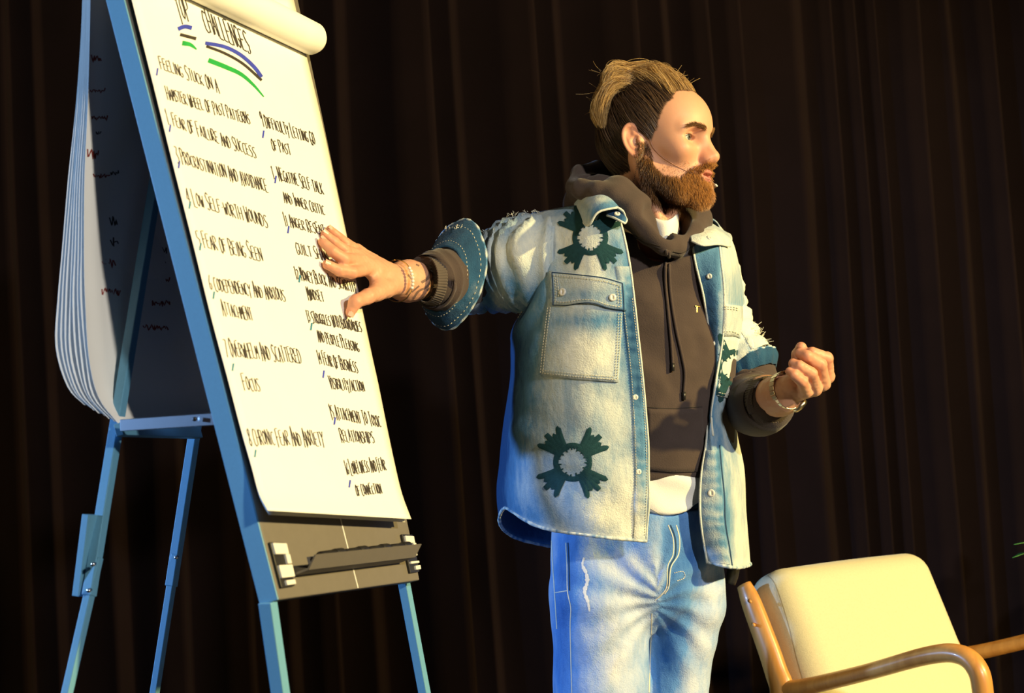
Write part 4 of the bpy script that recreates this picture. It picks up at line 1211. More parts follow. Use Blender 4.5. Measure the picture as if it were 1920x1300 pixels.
for k in range(N_):
    t = 2 * math.pi * k / N_; c = cf(t); tg = unit(cf(t + .05) - cf(t - .05)); rad_ = unit(c - U(1474, 733, 2.95)); a_ = np.cross(tg, rad_)
    V, Fc = box(c, tg, rad_, a_, .0072, .0022, .0125 if 3 < k < 24 else .016); mk('band_link', V, Fc, MAT['watch'], watch, smooth=False, bevel=.0006)
t = 3.9; c = cf(t); rad_ = unit(c - U(1474, 733, 2.95)); V, Fc, _ = tube([c - rad_ * .002, c + rad_ * .007], [.0165, .0155], 24, smoothpath=False); mk('watch_case', V, Fc, MAT['watch'], watch)
# ================================================================ clothes
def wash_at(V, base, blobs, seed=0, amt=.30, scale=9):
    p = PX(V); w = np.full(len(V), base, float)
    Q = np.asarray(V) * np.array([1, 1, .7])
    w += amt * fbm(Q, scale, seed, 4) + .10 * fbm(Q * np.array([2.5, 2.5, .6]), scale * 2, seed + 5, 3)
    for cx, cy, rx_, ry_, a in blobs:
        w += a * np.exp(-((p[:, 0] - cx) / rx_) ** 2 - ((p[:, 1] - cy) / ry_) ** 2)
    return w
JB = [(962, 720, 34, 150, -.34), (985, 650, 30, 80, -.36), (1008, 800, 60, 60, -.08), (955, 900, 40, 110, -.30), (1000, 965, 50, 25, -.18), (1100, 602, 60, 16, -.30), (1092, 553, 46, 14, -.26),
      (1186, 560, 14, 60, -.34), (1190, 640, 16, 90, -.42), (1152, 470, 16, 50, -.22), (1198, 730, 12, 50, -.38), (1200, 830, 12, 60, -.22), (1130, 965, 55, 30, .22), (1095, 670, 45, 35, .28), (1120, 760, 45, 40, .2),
      (1050, 440, 60, 40, .24), (1325, 610, 18, 170, -.50), (1345, 470, 8, 60, -.30), (1350, 870, 7, 60, -.34), (1360, 960, 7, 60, -.22), (1390, 900, 14, 160, .30), (1375, 470, 20, 50, .25), (1015, 520, 8, 60, -.2), (1380, 740, 16, 60, .25), (1180, 960, 20, 60, .25), (1190, 1000, 30, 14, .2)]  # dye fade, with some of the blue light on the jacket painted in
# ---- jeans: two legs and seat in one surface, creases running out from the crotch
crotch = U(1230, 1126, 3.07)
def jeans_sdf(P):
    d = None
    wR, wL = U(1128, 985, 3.09), U(1292, 1000, 3.145)
    hipc = U(1203, 1030, 3.125)
    d = sd_chain(P, [U(1200, 975, 3.12), U(1203, 1060, 3.125)], [.128, .130], .02)
    for pts, rad in (([U(1118, 1010, 3.095), U(1124, 1120, 3.085), U(1128, 1300, 3.075), kneeR, ankR + np.array([0, 0, -.02])], [.088, .0935, .0895, .075, .062]),
                     ([U(1275, 1010, 3.155), U(1283, 1130, 3.155), U(1262, 1300, 3.155), kneeL, ankL + np.array([0, 0, -.02])], [.086, .0775, .0640, .072, .062])):
        d = smin(d, sd_chain(P, pts, rad, .02), .022)
    d = smax(d, (P @ f32([0, 0, 1])) - float(U(1200, 962, 3.1)[2]), .006)
    # creases
    q = P - f32(crotch); r = np.sqrt((q ** 2).sum(1)) + 1e-4
    side = np.where(q[:, 0] < 0, 1.0, -1.0)
    ang = np.arctan2(q[:, 2], np.abs(q[:, 0]) + .02)
    n = noise(P * f32([1, .6, 1]), 14, 3)
    w = np.sin(ang * 15 + n * 2.2 + side) * np.exp(-((r - .10) / .09) ** 2)
    z = P[:, 2]
    w2 = np.sin(z * 75 + q[:, 0] * 34 * side + 2.6 * n) * np.clip((.95 - z) * 2.5, 0, 1) * (z > .1)
    n2 = noise(P, 30, 12)
    return d - .0022 * w - .0034 * w2 * (.5 + .5 * noise(P, 6, 21)) - .0012 * n2
V, q = sdf_mesh(jeans_sdf, np.array([-.12, 2.8, .02]), np.array([.62, 3.4, 1.12]), .0042)
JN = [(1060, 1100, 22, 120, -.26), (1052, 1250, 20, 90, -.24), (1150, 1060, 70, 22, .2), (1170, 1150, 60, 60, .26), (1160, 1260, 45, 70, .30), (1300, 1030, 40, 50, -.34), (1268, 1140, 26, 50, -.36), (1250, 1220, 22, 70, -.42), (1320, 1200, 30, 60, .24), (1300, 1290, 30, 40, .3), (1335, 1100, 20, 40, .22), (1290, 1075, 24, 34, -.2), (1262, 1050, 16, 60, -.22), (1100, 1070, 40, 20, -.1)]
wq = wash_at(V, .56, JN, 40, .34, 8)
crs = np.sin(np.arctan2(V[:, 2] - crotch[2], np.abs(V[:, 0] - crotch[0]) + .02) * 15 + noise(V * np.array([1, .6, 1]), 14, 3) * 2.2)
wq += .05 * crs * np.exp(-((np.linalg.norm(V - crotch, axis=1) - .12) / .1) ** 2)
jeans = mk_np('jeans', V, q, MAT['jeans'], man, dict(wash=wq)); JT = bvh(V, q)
sd = []
for pts in ([(1253, 985), (1262, 1010), (1262, 1040), (1252, 1062), (1250, 1100), (1240, 1116), (1228, 1126)], [(1268, 985), (1274, 1010), (1272, 1040), (1258, 1064), (1254, 1100), (1246, 1114)],
            [(1061, 1018), (1063, 1060), (1064, 1110), (1070, 1140), (1069, 1180), (1072, 1300)], [(1034, 1014), (1037, 1070), (1041, 1130), (1044, 1180)], [(1041, 1112), (1064, 1108)], [(1222, 1150), (1221, 1190), (1219, 1240), (1217, 1299)]):
    r = ribbon(JT, pts, 1.8, .0004, .0006, 4, smooth=len(pts) > 2)
    if len(r[0]): sd.append(r)
V, Fc = join(sd); prop(mk('seam', V, Fc, MAT['stitch_jean'], jeans), kind='stuff')
sd = []
for pts in ([(1257, 985), (1266, 1010), (1266, 1042), (1255, 1064), (1252, 1100)], [(1065, 1018), (1067, 1060), (1068, 1108)]):
    r = ribbon(JT, pts, 2.4, .0004, .0001, 4, smooth=True); sd.append(r)
V, Fc = join(sd); prop(mk('seam_shadow', V, Fc, MAT['stitch_dark'], jeans), kind='stuff')
V, Fc = ribbon(JT, [(1095, 1046), (1092, 1060), (1099, 1075), (1101, 1092), (1096, 1110), (1102, 1128), (1105, 1147)], 8, .0004, .0002, 1.5, lambda t: (.25 + .8 * math.sin(math.pi * min(1, t * .97 + .02)) ** .6) * (.8 + .3 * math.sin(t * 57) * math.sin(t * 23 + 1) + .12 * math.sin(t * 140)), smooth=True)
mk('frayed_rip', V, Fc, MAT['cotton'], jeans)
sd = dashes(JT, [(1264, 1075), (1280, 1072), (1283, 1083), (1268, 1090)], 2.4, 1.4, 1.3, .001, .0008, True)
if sd: V, Fc = join(sd); prop(mk('bar_tack', V, Fc, MAT['stitch_jean'], jeans), kind='stuff')
# shoes below the frame
for a, s in ((ankR, -1), (ankL, 1)):
    dirn = unit(np.array([.25 * 1, -1, 0])); c = np.array([a[0], a[1], 0])
    def shoe(P, c=c, dirn=dirn):
        d = smin(sd_cone(P, c + np.array([0, 0, .05]), c + dirn * .15 + np.array([0, 0, .035]), .046, .036), sd_cone(P, c + np.array([0, 0, .05]), c + np.array([0, 0, .10]), .045, .042), .02)
        return smax(d, .004 - P[:, 2], .006)
    V, q = sdf_mesh(shoe, c + np.array([-.15, -.26, -.02]), c + np.array([.15, .12, .18]), .007); mk_np('shoe', V, q, MAT['shoe'], man)

# ---- hoodie: body, hood lying round the neck
TA = math.radians(24)
tf = np.array([math.sin(TA), -math.cos(TA), 0]); ts = np.array([math.cos(TA), math.sin(TA), 0])
HB = [U(1232, 405, 3.10), U(1222, 460, 3.090), U(1232, 560, 3.10), U(1232, 700, 3.105), U(1240, 905, 3.115)]
def torso_sdf(P, cs, ab, zlo):
    z = P[:, 2]; zs = np.array([c[2] for c in cs]); o = np.argsort(zs)
    cx = np.interp(z, zs[o], np.array([c[0] for c in cs])[o]); cy = np.interp(z, zs[o], np.array([c[1] for c in cs])[o])
    a = np.interp(z, zs[o], np.array([k[0] for k in ab])[o]); b = np.interp(z, zs[o], np.array([k[1] for k in ab])[o])
    u = (P[:, 0] - cx) * ts[0] + (P[:, 1] - cy) * ts[1]; v = (P[:, 0] - cx) * tf[0] + (P[:, 1] - cy) * tf[1]
    d = (np.sqrt((u / a) ** 2 + (v / b) ** 2) - 1) * np.minimum(a, b) * .85
    d = smax(d, z - zs.max(), .03)
    return smax(d, zlo - z, .012)
hood_path = [U(1252, 458, 2.958), U(1222, 428, 2.952), U(1190, 396, 2.962), U(1158, 368, 2.985), U(1124, 366, 3.05), U(1112, 366, 3.15), U(1150, 365, 3.24), U(1230, 375, 3.25), U(1292, 395, 3.18), U(1303, 412, 3.10), U(1290, 440, 3.02), U(1268, 462, 2.975)]
hood_rad = [.022, .028, .032, .034, .036, .040, .046, .046, .036, .030, .026, .022]
def hoodie_sdf(P):
    d = torso_sdf(P, HB, [(.080, .065), (.122, .104), (.160, .112), (.165, .118), (.150, .112)], float(U(1262, 903, 2.99)[2]))
    d = smin(d, sd_cone(P, U(1065, 462, 3.09), U(1285, 500, 3.19), .050, .040), .04)
    d = smin(d, sd_cone(P, U(1188, 470, 3.035), U(1282, 498, 3.045), .050, .046), .03)
    h = sd_chain(P, hood_path, hood_rad, .018)
    h = smin(h, sd_chain(P, [U(1108, 366, 3.06), U(1106, 384, 3.10), U(1150, 410, 3.22)], [.036, .045, .06], .03), .02)
    near = sd_chain(P, [U(1078, 352, 3.055), U(1092, 355, 3.00), U(1122, 358, 2.968), U(1152, 368, 2.955), U(1184, 396, 2.938), U(1216, 432, 2.936), U(1244, 460, 2.945)], [.018, .018, .018, .020, .022, .021, .019], .01)
    far = sd_chain(P, [U(1078, 348, 3.065), U(1086, 325, 3.10), U(1120, 317, 3.13), U(1168, 324, 3.17), U(1230, 362, 3.21), U(1290, 395, 3.19)], [.017, .015, .014, .015, .022, .026], .01)
    h = smin(h, smin(near, far, .006), .010)
    # the opening's rolled edge
    h = smax(h, -sd_chain(P, [U(1093, 336, 3.01), U(1120, 335, 3.0), U(1160, 345, 3.02), U(1185, 360, 3.02)], [.010, .014, .018, .02], .01), .006)
    h = smax(h, -sd_chain(P, [U(1098, 338, 3.05), U(1124, 338, 3.06), U(1170, 352, 3.08)], [.012, .020, .024], .01), .006)
    n = noise(P * f32([1, 1, .8]), 20, 6)
    qd = (P - f32(U(1250, 470, 2.96)))
    d = d - .004 * np.sin((qd[:, 2] * 38 + qd[:, 0] * 30) + 2 * n) * (.4 + .6 * noise(P, 7, 2)) 
    h = h - .0035 * np.sin(qd[:, 2] * 60 - qd[:, 0] * 75 + 2.5 * n) * (.3 + .7 * noise(P, 9, 14)) 
    d = smin(d, h, .012)
    # neck hole
    hole = sd_cone(P, U(1236, 448, 3.02), U(1228, 300, 3.05), .056, .074)
    d = smax(d, -hole, .012)
    # throat gap between the hood's two lobes, where the T-shirt shows
    d = smax(d, -sd_cone(P, U(1248, 452, 2.95), U(1246, 400, 2.93), .010, .040), .010)
    return d - .0008 * noise(P, 60, 8)
V, q = sdf_mesh(hoodie_sdf, np.array([-.06, 2.72, .98]), np.array([.58, 3.5, 1.74]), .0038)
hoodie = mk_np('hoodie', V, q, MAT['hoodie'], man); HT = bvh(V, q)
V, Fc = panel(HT, [(1214, 767), (1260, 769), (1316, 766)], [(1214, 882), (1260, 886), (1318, 884)], 16, 14, .0035); mk('kangaroo_pocket', V, Fc, MAT['hoodie'], hoodie)
for cord in ([(1250, 470), (1247, 520), (1252, 580), (1258, 640), (1261, 684)], [(1254, 472), (1256, 540), (1266, 610), (1279, 670), (1284, 700), (1282, 738)]):
    P = cr(cord, 8); pts = []
    for (x, y) in P:
        h, n = hit(HT, x, y)
        if h is not None: pts.append(h - _F * .0035)
    V, Fc, _ = tube(pts, np.full(len(pts), .0030), 10, smoothpath=False); c_ = mk('drawstring', V, Fc, MAT['hoodie'], hoodie)
    V, Fc, _ = tube([pts[-1] + _U * .003, pts[-1] - _U * .012], [.0038, .0036], 10, smoothpath=False); mk('cord_end', V, Fc, MAT['black'], c_)
sd = []
for pts in ([(1188, 440), (1210, 452), (1238, 462)], [(1190, 445), (1212, 457), (1239, 467)], [(1262, 472), (1280, 474), (1298, 462)], [(1214, 764), (1260, 766), (1316, 763)]):
    r = ribbon(HT, pts, 1.5, .0005, .0008, 4, smooth=True)
    if len(r[0]): sd.append(r)
V, Fc = join(sd); prop(mk('seam', V, Fc, MAT['hood_thread'], hoodie), kind='stuff')
# small gold T pin
sd = [ribbon(HT, [(1302.5, 574.5), (1311.5, 575.5)], 3, .001, .001, 3), ribbon(HT, [(1307, 575), (1307, 586)], 3.4, .001, .001, 3)]
sd = [s for s in sd if len(s[0])]
if sd: V, Fc = join(sd); mk('letter_pin', V, Fc, MAT['gold'], hoodie)

# ---- T-shirt: neckline and hem that show
def tshirt_sdf(P):
    d = torso_sdf(P, [U(1236, 880, 3.11), U(1244, 1000, 3.115)], [(.150, .108), (.138, .116)], float(U(1262, 968, 2.99)[2]))
    q_ = P - f32(U(1262, 975, 2.98))
    d = smax(d, -(q_[:, 2] - .010 - 1.5 * (q_[:, 0] + .004) ** 2 * 3), .004)
    return d - .0028 * np.sin(q_[:, 2] * 90 + q_[:, 0] * 30 + 2 * noise(P, 18, 3))
V, q = sdf_mesh(tshirt_sdf, np.array([-.06, 2.85, .92]), np.array([.56, 3.4, 1.16]), .0042); tsh = mk_np('t_shirt', V, q, MAT['cotton'], man)
ST_ = bvh(V, q)
r = ribbon(ST_, [(1216, 952), (1240, 965), (1262, 970), (1290, 966), (1316, 958)], 1.6, .0004, .0006, 4, smooth=True)
if len(r[0]): mk('hem_seam', r[0], r[1], MAT['stitch'], tsh)
neckc = [U(1214, 408, 2.985), U(1234, 419, 2.968), U(1252, 421, 2.966), U(1266, 412, 2.985), U(1272, 398, 3.02)]
G = loft([[p + _U * .008 + _F * .004 for p in neckc], neckc, [p - _U * .018 + _F * .001 for p in neckc], [p - _U * .04 + _F * .008 for p in neckc]], 4, 6)
mk('neckband', G.reshape(-1, 3), gridfaces(*G.shape[:2]), MAT['cotton'], tsh, solid=.002, offset=0)

# ---- denim jacket: one open sheet that wraps the trunk
R_ = lambda *a: list(a)
rows = [
 # placket edge      placket line      panel            panel           side                 back side           back              back side            side               panel              fold               inner edge
 [(1140, 378, 2.975), (1128, 376, 2.985), (1090, 383, 3.02), (1040, 391, 3.06), (1004, 400, 3.09), (1015, 396, 3.15), (1180, 375, 3.235), (1325, 405, 3.26), (1350, 430, 3.235), (1338, 428, 3.20), (1320, 424, 3.09), (1303, 422, 3.05)],
 [(1160, 405, 2.935), (1146, 402, 2.935), (1100, 408, 2.945), (1050, 416, 2.985), (1010, 428, 3.03), (1018, 430, 3.19), (1180, 420, 3.275), (1335, 440, 3.285), (1372, 452, 3.23), (1364, 446, 3.12), (1345, 440, 3.02), (1298, 440, 2.995)],
 [(1178, 478, 2.905), (1156, 476, 2.900), (1105, 478, 2.905), (1055, 482, 2.945), (1013, 492, 3.00), (1020, 500, 3.20), (1190, 500, 3.295), (1340, 510, 3.29), (1384, 505, 3.22), (1378, 500, 3.10), (1353, 494, 3.00), (1304, 492, 2.990)],
 [(1189, 560, 2.905), (1166, 560, 2.897), (1108, 562, 2.898), (1048, 566, 2.935), (1000, 560, 2.995), (1000, 575, 3.20), (1190, 590, 3.295), (1345, 590, 3.29), (1394, 572, 3.21), (1385, 566, 3.11), (1357, 562, 3.01), (1320, 560, 3.010)],
 [(1197, 635, 2.908), (1175, 635, 2.900), (1100, 638, 2.895), (1028, 640, 2.940), (968, 625, 3.05), (985, 640, 3.20), (1190, 660, 3.29), (1345, 660, 3.28), (1392, 642, 3.20), (1382, 640, 3.11), (1353, 640, 3.03), (1332, 640, 3.04)],
 [(1206, 715, 2.912), (1184, 715, 2.904), (1100, 718, 2.897), (1022, 720, 2.945), (965, 705, 3.06), (982, 720, 3.21), (1190, 740, 3.29), (1345, 730, 3.27), (1387, 715, 3.19), (1372, 718, 3.09), (1343, 720, 3.02), (1336, 720, 3.05)],
 [(1213, 800, 2.915), (1190, 800, 2.907), (1100, 802, 2.898), (1015, 802, 2.945), (954, 790, 3.06), (970, 800, 3.22), (1190, 820, 3.29), (1345, 810, 3.27), (1381, 800, 3.19), (1366, 802, 3.08), (1335, 800, 3.02), (1330, 795, 3.03)],
 [(1216, 880, 2.918), (1193, 880, 2.910), (1100, 882, 2.900), (1010, 878, 2.947), (947, 865, 3.06), (962, 880, 3.22), (1190, 900, 3.30), (1345, 890, 3.28), (1395, 880, 3.19), (1379, 882, 3.07), (1350, 880, 3.00), (1316, 880, 3.00)],
 [(1215, 955, 2.922), (1191, 955, 2.915), (1100, 952, 2.905), (1012, 938, 2.950), (944, 925, 3.06), (955, 950, 3.21), (1190, 985, 3.31), (1345, 975, 3.29), (1397, 970, 3.20), (1386, 970, 3.08), (1357, 968, 3.00), (1313, 965, 3.00)],
 [(1212, 1017, 2.930), (1189, 1015, 2.922), (1105, 1007, 2.912), (1018, 992, 2.955), (945, 955, 3.06), (966, 1010, 3.19), (1190, 1050, 3.31), (1345, 1045, 3.30), (1404, 1058, 3.20), (1390, 1066, 3.09), (1372, 1066, 3.01), (1326, 1058, 3.01)]]
G0 = np.array([[U(*p) for p in r] for r in rows])
NR, NC = 9, 8
G = loft(G0, NR, NC); nr_, nc_ = G.shape[:2]
Nn = gridnormals(G); cen = G.mean((0, 1)); 
if np.einsum('ijk,ijk->ij', Nn, G - cen).mean() < 0: Nn = -Nn
fl_ = G.reshape(-1, 3)
uu = np.repeat(np.linspace(0, 1, nr_)[:, None], nc_, 1).ravel(); vv = np.repeat(np.linspace(0, 1, nc_)[None], nr_, 0).ravel()
wr = .0055 * fbm(fl_ * np.array([1, 1, .55]), 8, 77, 3) + .0030 * np.sin(fl_[:, 2] * 55 + fl_[:, 0] * 40 + 3 * noise(fl_, 9, 5)) * np.clip(noise(fl_, 5, 15) + .2, 0, 1)
wr *= np.clip(uu * 6, 0, 1)
# pull lines at the armpit and a rolling hem
pp = PX(fl_)
arm = np.exp(-((pp[:, 0] - 985) / 45) ** 2 - ((pp[:, 1] - 620) / 50) ** 2) * (pp[:, 2] < 3.1)
wr += .0045 * arm * np.sin((pp[:, 0] * .55 + pp[:, 1] * .35) * .22)
# left placket undulates where it hangs free
fre = np.clip((vv - .86) * 8, 0, 1) * np.clip((uu - .5) * 4, 0, 1)
wr += .006 * fre * np.sin(uu * 30)
G = (fl_ + Nn.reshape(-1, 3) * wr[:, None]).reshape(nr_, nc_, 3)
jV = G.reshape(-1, 3); jF = gridfaces(nr_, nc_)
back_ = np.clip(1 - np.abs(vv - .5) / .16, 0, 1)
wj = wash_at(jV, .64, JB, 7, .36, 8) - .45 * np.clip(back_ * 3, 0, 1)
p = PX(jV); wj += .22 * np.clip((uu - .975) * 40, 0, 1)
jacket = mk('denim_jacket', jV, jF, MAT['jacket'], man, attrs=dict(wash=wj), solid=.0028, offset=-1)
KT = bvh(jV, jF)
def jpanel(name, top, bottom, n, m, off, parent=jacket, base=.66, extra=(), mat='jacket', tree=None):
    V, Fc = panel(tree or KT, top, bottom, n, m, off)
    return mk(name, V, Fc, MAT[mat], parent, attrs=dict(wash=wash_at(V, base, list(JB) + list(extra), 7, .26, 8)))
stl, dkl = [], []          # pale thread, dark seam lines
def seam(tree, pts, dbl=0, w=1.6, dash=True, off=.0014, dark=True, smooth=True):
    pts = np.asarray(pts, float)
    if smooth and len(pts) > 2: pts = cr(pts, 8)
    if dark:
        r = ribbon(tree, pts, 2.0, off * .4, .0004, 4)
        if len(r[0]): dkl.append(r)
    if dbl:
        T = np.gradient(pts, axis=0); T /= np.linalg.norm(T, axis=1, keepdims=True) + 1e-9; Nn_ = np.stack([-T[:, 1], T[:, 0]], 1)
        for o in ((3, 8) if dbl == 2 else (4,)):
            stl.extend(dashes(tree, pts + Nn_ * o * (1 if dbl > 0 else -1), 3.0, 2.2, w, off))
    elif dash: stl.extend(dashes(tree, pts, 3.0, 2.2, w, off))
# plackets
pk = jpanel('placket', [(1156, 425), (1162, 426)], [(1190, 1013), (1211, 1014)], 5, 5, .001) if False else None
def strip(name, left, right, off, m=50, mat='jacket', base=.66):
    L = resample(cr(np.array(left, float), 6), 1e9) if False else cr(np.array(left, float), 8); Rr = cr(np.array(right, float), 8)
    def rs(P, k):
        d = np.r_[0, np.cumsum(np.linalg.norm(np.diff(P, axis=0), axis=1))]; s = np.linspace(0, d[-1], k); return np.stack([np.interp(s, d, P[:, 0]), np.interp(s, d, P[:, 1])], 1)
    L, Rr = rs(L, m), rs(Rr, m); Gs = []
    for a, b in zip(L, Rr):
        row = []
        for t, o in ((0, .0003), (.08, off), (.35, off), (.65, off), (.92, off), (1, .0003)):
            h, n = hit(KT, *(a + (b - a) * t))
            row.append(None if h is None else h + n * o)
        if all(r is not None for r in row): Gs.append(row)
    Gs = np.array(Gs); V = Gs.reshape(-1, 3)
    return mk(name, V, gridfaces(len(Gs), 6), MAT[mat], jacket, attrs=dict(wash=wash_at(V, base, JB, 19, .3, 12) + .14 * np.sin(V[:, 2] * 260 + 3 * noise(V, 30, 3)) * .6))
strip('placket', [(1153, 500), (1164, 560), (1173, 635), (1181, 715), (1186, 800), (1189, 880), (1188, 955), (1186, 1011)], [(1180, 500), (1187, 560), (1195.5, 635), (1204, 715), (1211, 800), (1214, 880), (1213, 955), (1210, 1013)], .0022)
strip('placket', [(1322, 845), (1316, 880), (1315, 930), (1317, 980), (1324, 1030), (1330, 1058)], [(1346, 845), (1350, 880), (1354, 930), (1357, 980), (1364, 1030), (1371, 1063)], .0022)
# pockets with flaps
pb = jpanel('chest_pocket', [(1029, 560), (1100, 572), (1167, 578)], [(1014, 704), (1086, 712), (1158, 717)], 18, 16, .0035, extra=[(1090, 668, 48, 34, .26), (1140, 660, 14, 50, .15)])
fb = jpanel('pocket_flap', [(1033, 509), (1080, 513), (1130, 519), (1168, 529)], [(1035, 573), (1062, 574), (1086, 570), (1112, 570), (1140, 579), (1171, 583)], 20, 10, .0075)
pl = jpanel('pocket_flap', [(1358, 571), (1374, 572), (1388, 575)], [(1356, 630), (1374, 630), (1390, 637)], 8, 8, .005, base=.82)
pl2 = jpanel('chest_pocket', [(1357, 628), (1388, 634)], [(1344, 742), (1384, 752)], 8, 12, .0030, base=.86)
def tree_of(o):
    me = o.data; co = np.zeros(len(me.vertices) * 3, np.float32); me.vertices.foreach_get('co', co)
    return co.reshape(-1, 3), [list(p_.vertices) for p_ in me.polygons]
KT2V, KT2F = join([(jV, jF)] + [tree_of(o) for o in (pb, fb, pl, pl2)]); KT2 = bvh(KT2V, KT2F)
for pts in ([(1035, 511), (1037, 541), (1037, 572)], [(1035, 511), (1080, 515), (1130, 521), (1166, 531)], [(1167, 531), (1169, 556), (1170, 581)], [(1036, 572), (1062, 573), (1086, 569), (1112, 569), (1140, 578), (1170, 582)]):
    seam(KT2, pts, dash=False, off=.0012)
for pts in ([(1041, 515), (1043, 541), (1043, 566)], [(1039, 517), (1080, 521), (1130, 527), (1162, 536)], [(1162, 536), (1164, 556), (1164, 577)], [(1041, 566), (1062, 567), (1086, 563), (1112, 563), (1140, 572), (1166, 576)], [(1045, 522), (1048, 541), (1048, 561)], [(1157, 540), (1159, 556), (1159, 571)],
            [(1033, 576), (1025, 640), (1019, 699)], [(1028, 577), (1020, 640), (1014, 702)], [(1017, 700), (1086, 707), (1155, 712)], [(1018, 694), (1086, 702), (1154, 707)], [(1160, 588), (1157, 650), (1153, 710)], [(1165, 588), (1162, 650), (1157, 712)],
            [(1359, 575), (1374, 576), (1386, 579)], [(1359, 579), (1374, 580), (1386, 583)], [(1357, 622), (1374, 622), (1388, 629)], [(1347, 736), (1366, 741), (1381, 746)]):
    seam(KT2, pts, dark=False, w=1.7)
# armhole seam, side seam, placket lines, hem
seam(KT, [(1003, 404), (1013, 440), (1014, 490), (1006, 535), (990, 575), (975, 600)], dbl=1, off=.0016)
for pts in ([(1184, 560), (1192, 635), (1201, 715), (1208, 800), (1211, 880), (1210, 955), (1207, 1008)], [(1167, 560), (1176, 635), (1184, 715), (1189, 800), (1192, 880), (1191, 955), (1188, 1006)]): seam(KT, pts, w=1.3, off=.0032, dark=False)
seam(KT, [(1158, 530), (1165, 560), (1174, 635), (1183, 715), (1188, 800), (1191, 880), (1190, 955), (1187, 1012)], dash=False, off=.002)
seam(KT, [(1349, 835), (1353, 880), (1358, 930), (1360, 980), (1368, 1030), (1373, 1064)], dash=False, off=.002)
# hem: rolled edge with puckers
hemf = [r for j in range(0, nc_ - 1) for r in [0]]
edge = G[-1]; Nh = unit(np.gradient(edge, axis=0))
arc = np.r_[0, np.cumsum(np.linalg.norm(np.diff(edge, axis=0), axis=1))]
sarc = np.arange(0, arc[-1], .0030); edge2 = np.stack([np.interp(sarc, arc, edge[:, k]) for k in range(3)], 1)
rr = .0032 + .0007 * noise(edge2, 180, 3) + .0005 * noise(edge2, 60, 8)
V, Fc, _ = tube(edge2 + np.array([0, 0, .002]), rr, 8, smoothpath=False)
mk('rolled_hem', V, Fc, MAT['jacket'], jacket, attrs=dict(wash=np.r_[np.repeat(.72 + .45 * noise(edge2, 200, 9), 8), .7, .7]))
# front edge bindings
for col, sl in ((0, slice(10, nr_)), (nc_ - 1, slice(6, nr_))):
    e = G[sl, col]; V, Fc, _ = tube(e, np.full(len(e), .0022), 8, smoothpath=False); mk('edge_binding', V, Fc, MAT['jacket'], jacket, attrs=dict(wash=np.full(len(V), .9)))
ei = int((nc_ - 1) * 10 / 11)
e = G[8:int(nr_ * .70), ei]; V, Fc, _ = tube(e - _F * .001, np.full(len(e), .0024), 8, smoothpath=False); mk('edge_binding', V, Fc, MAT['jacket'], jacket, attrs=dict(wash=np.full(len(V), .95)))
# buttons
def button(tree, x, y, r, mat='button', off=.004):
    h, n = hit(tree, x, y)
    if h is None: return
    c = h + n * (off - .003); V, Fc, _ = tube([c - n * .001, c + n * .0015, c + n * .0024, c + n * .0016], [r, r, r * .8, r * .35], 18, smoothpath=False)
    mk('button', V, Fc, MAT[mat], jacket)
for x, y, r in ((1055.7, 548, .0075), (1148.5, 558, .0068), (1191, 745, .0052), (1197, 885, .0052), (1334, 925, .0072), (1330, 518, .0052), (1338, 644, .0056)): button(KT2, x, y, r)

# star patches embroidered on
def star(cx, cy, s, name, keep=None, rot=0.0):
    rb = []
    for k in range(4):
        a0 = math.pi / 4 + k * math.pi / 2 + rot
        for da, L, w in ((-.34, 1.07, 14), (-.01, 1.10, 14), (.34, 1.07, 14), (-.17, .92, 17), (.17, .92, 17)):
            a = a0 + da; b = a0 + da * .55
            pts = [(cx + s * .40 * math.cos(b), cy + s * .40 * math.sin(b)), (cx + s * .68 * math.cos((a + b) / 2), cy + s * .68 * math.sin((a + b) / 2)), (cx + s * L * math.cos(a), cy + s * L * math.sin(a)), ]
            if L > .9: pts.append((cx + s * (L + .06) * math.cos(a + .05 * np.sign(da + .01)), cy + s * (L + .06) * math.sin(a + .05 * np.sign(da + .01))))
            if keep and not all(keep(*q_) for q_ in pts): pts = [q_ for q_ in pts if keep(*q_)]
            if len(pts) < 2: continue
            r = ribbon(KT2, pts, w * s / 62, .0008, .0014, 3, lambda t: 1.1 - .42 * t, smooth=len(pts) > 2)
            if len(r[0]): rb.append(r)
    for k in range(30):
        a = 2 * math.pi * k / 30 + rot; r0 = .35 + (.07 if k % 2 else 0) + rng.uniform(-.02, .02); r1 = .53 + .07 * abs(math.sin(2 * a))
        pts = [(cx + s * r0 * math.cos(a), cy + s * r0 * math.sin(a)), (cx + s * .5 * math.cos(a + .02), cy + s * .5 * math.sin(a + .02)), (cx + s * r1 * math.cos(a + .05), cy + s * r1 * math.sin(a + .05))]
        if keep and not all(keep(*q_) for q_ in pts): continue
        r = ribbon(KT2, pts, (6.0 if k % 2 else 5.0) * s / 62, .0007, .0012, 3, lambda t: .45 + .75 * t)
        if len(r[0]): rb.append(r)
    ring_ = [(cx + s * .51 * math.cos(t), cy + s * .51 * math.sin(t)) for t in np.linspace(0, 2 * math.pi, 40)]
    if keep: ring_ = [q_ for q_ in ring_ if keep(*q_) and q_[0] < cx]
    r = ribbon(KT2, ring_, 10 * s / 62, .0008, .0013, 3)
    if len(r[0]): rb.append(r)
    V, Fc = join(rb); return mk(name, V, Fc, MAT['patch'], jacket)
star(1107, 446, 57, 'star_patch'); star(1074, 867, 62, 'star_patch', rot=.03)
star(1379, 690, 60, 'star_patch', keep=lambda x, y: 1349 - (y - 640) * .03 < x < 1389)

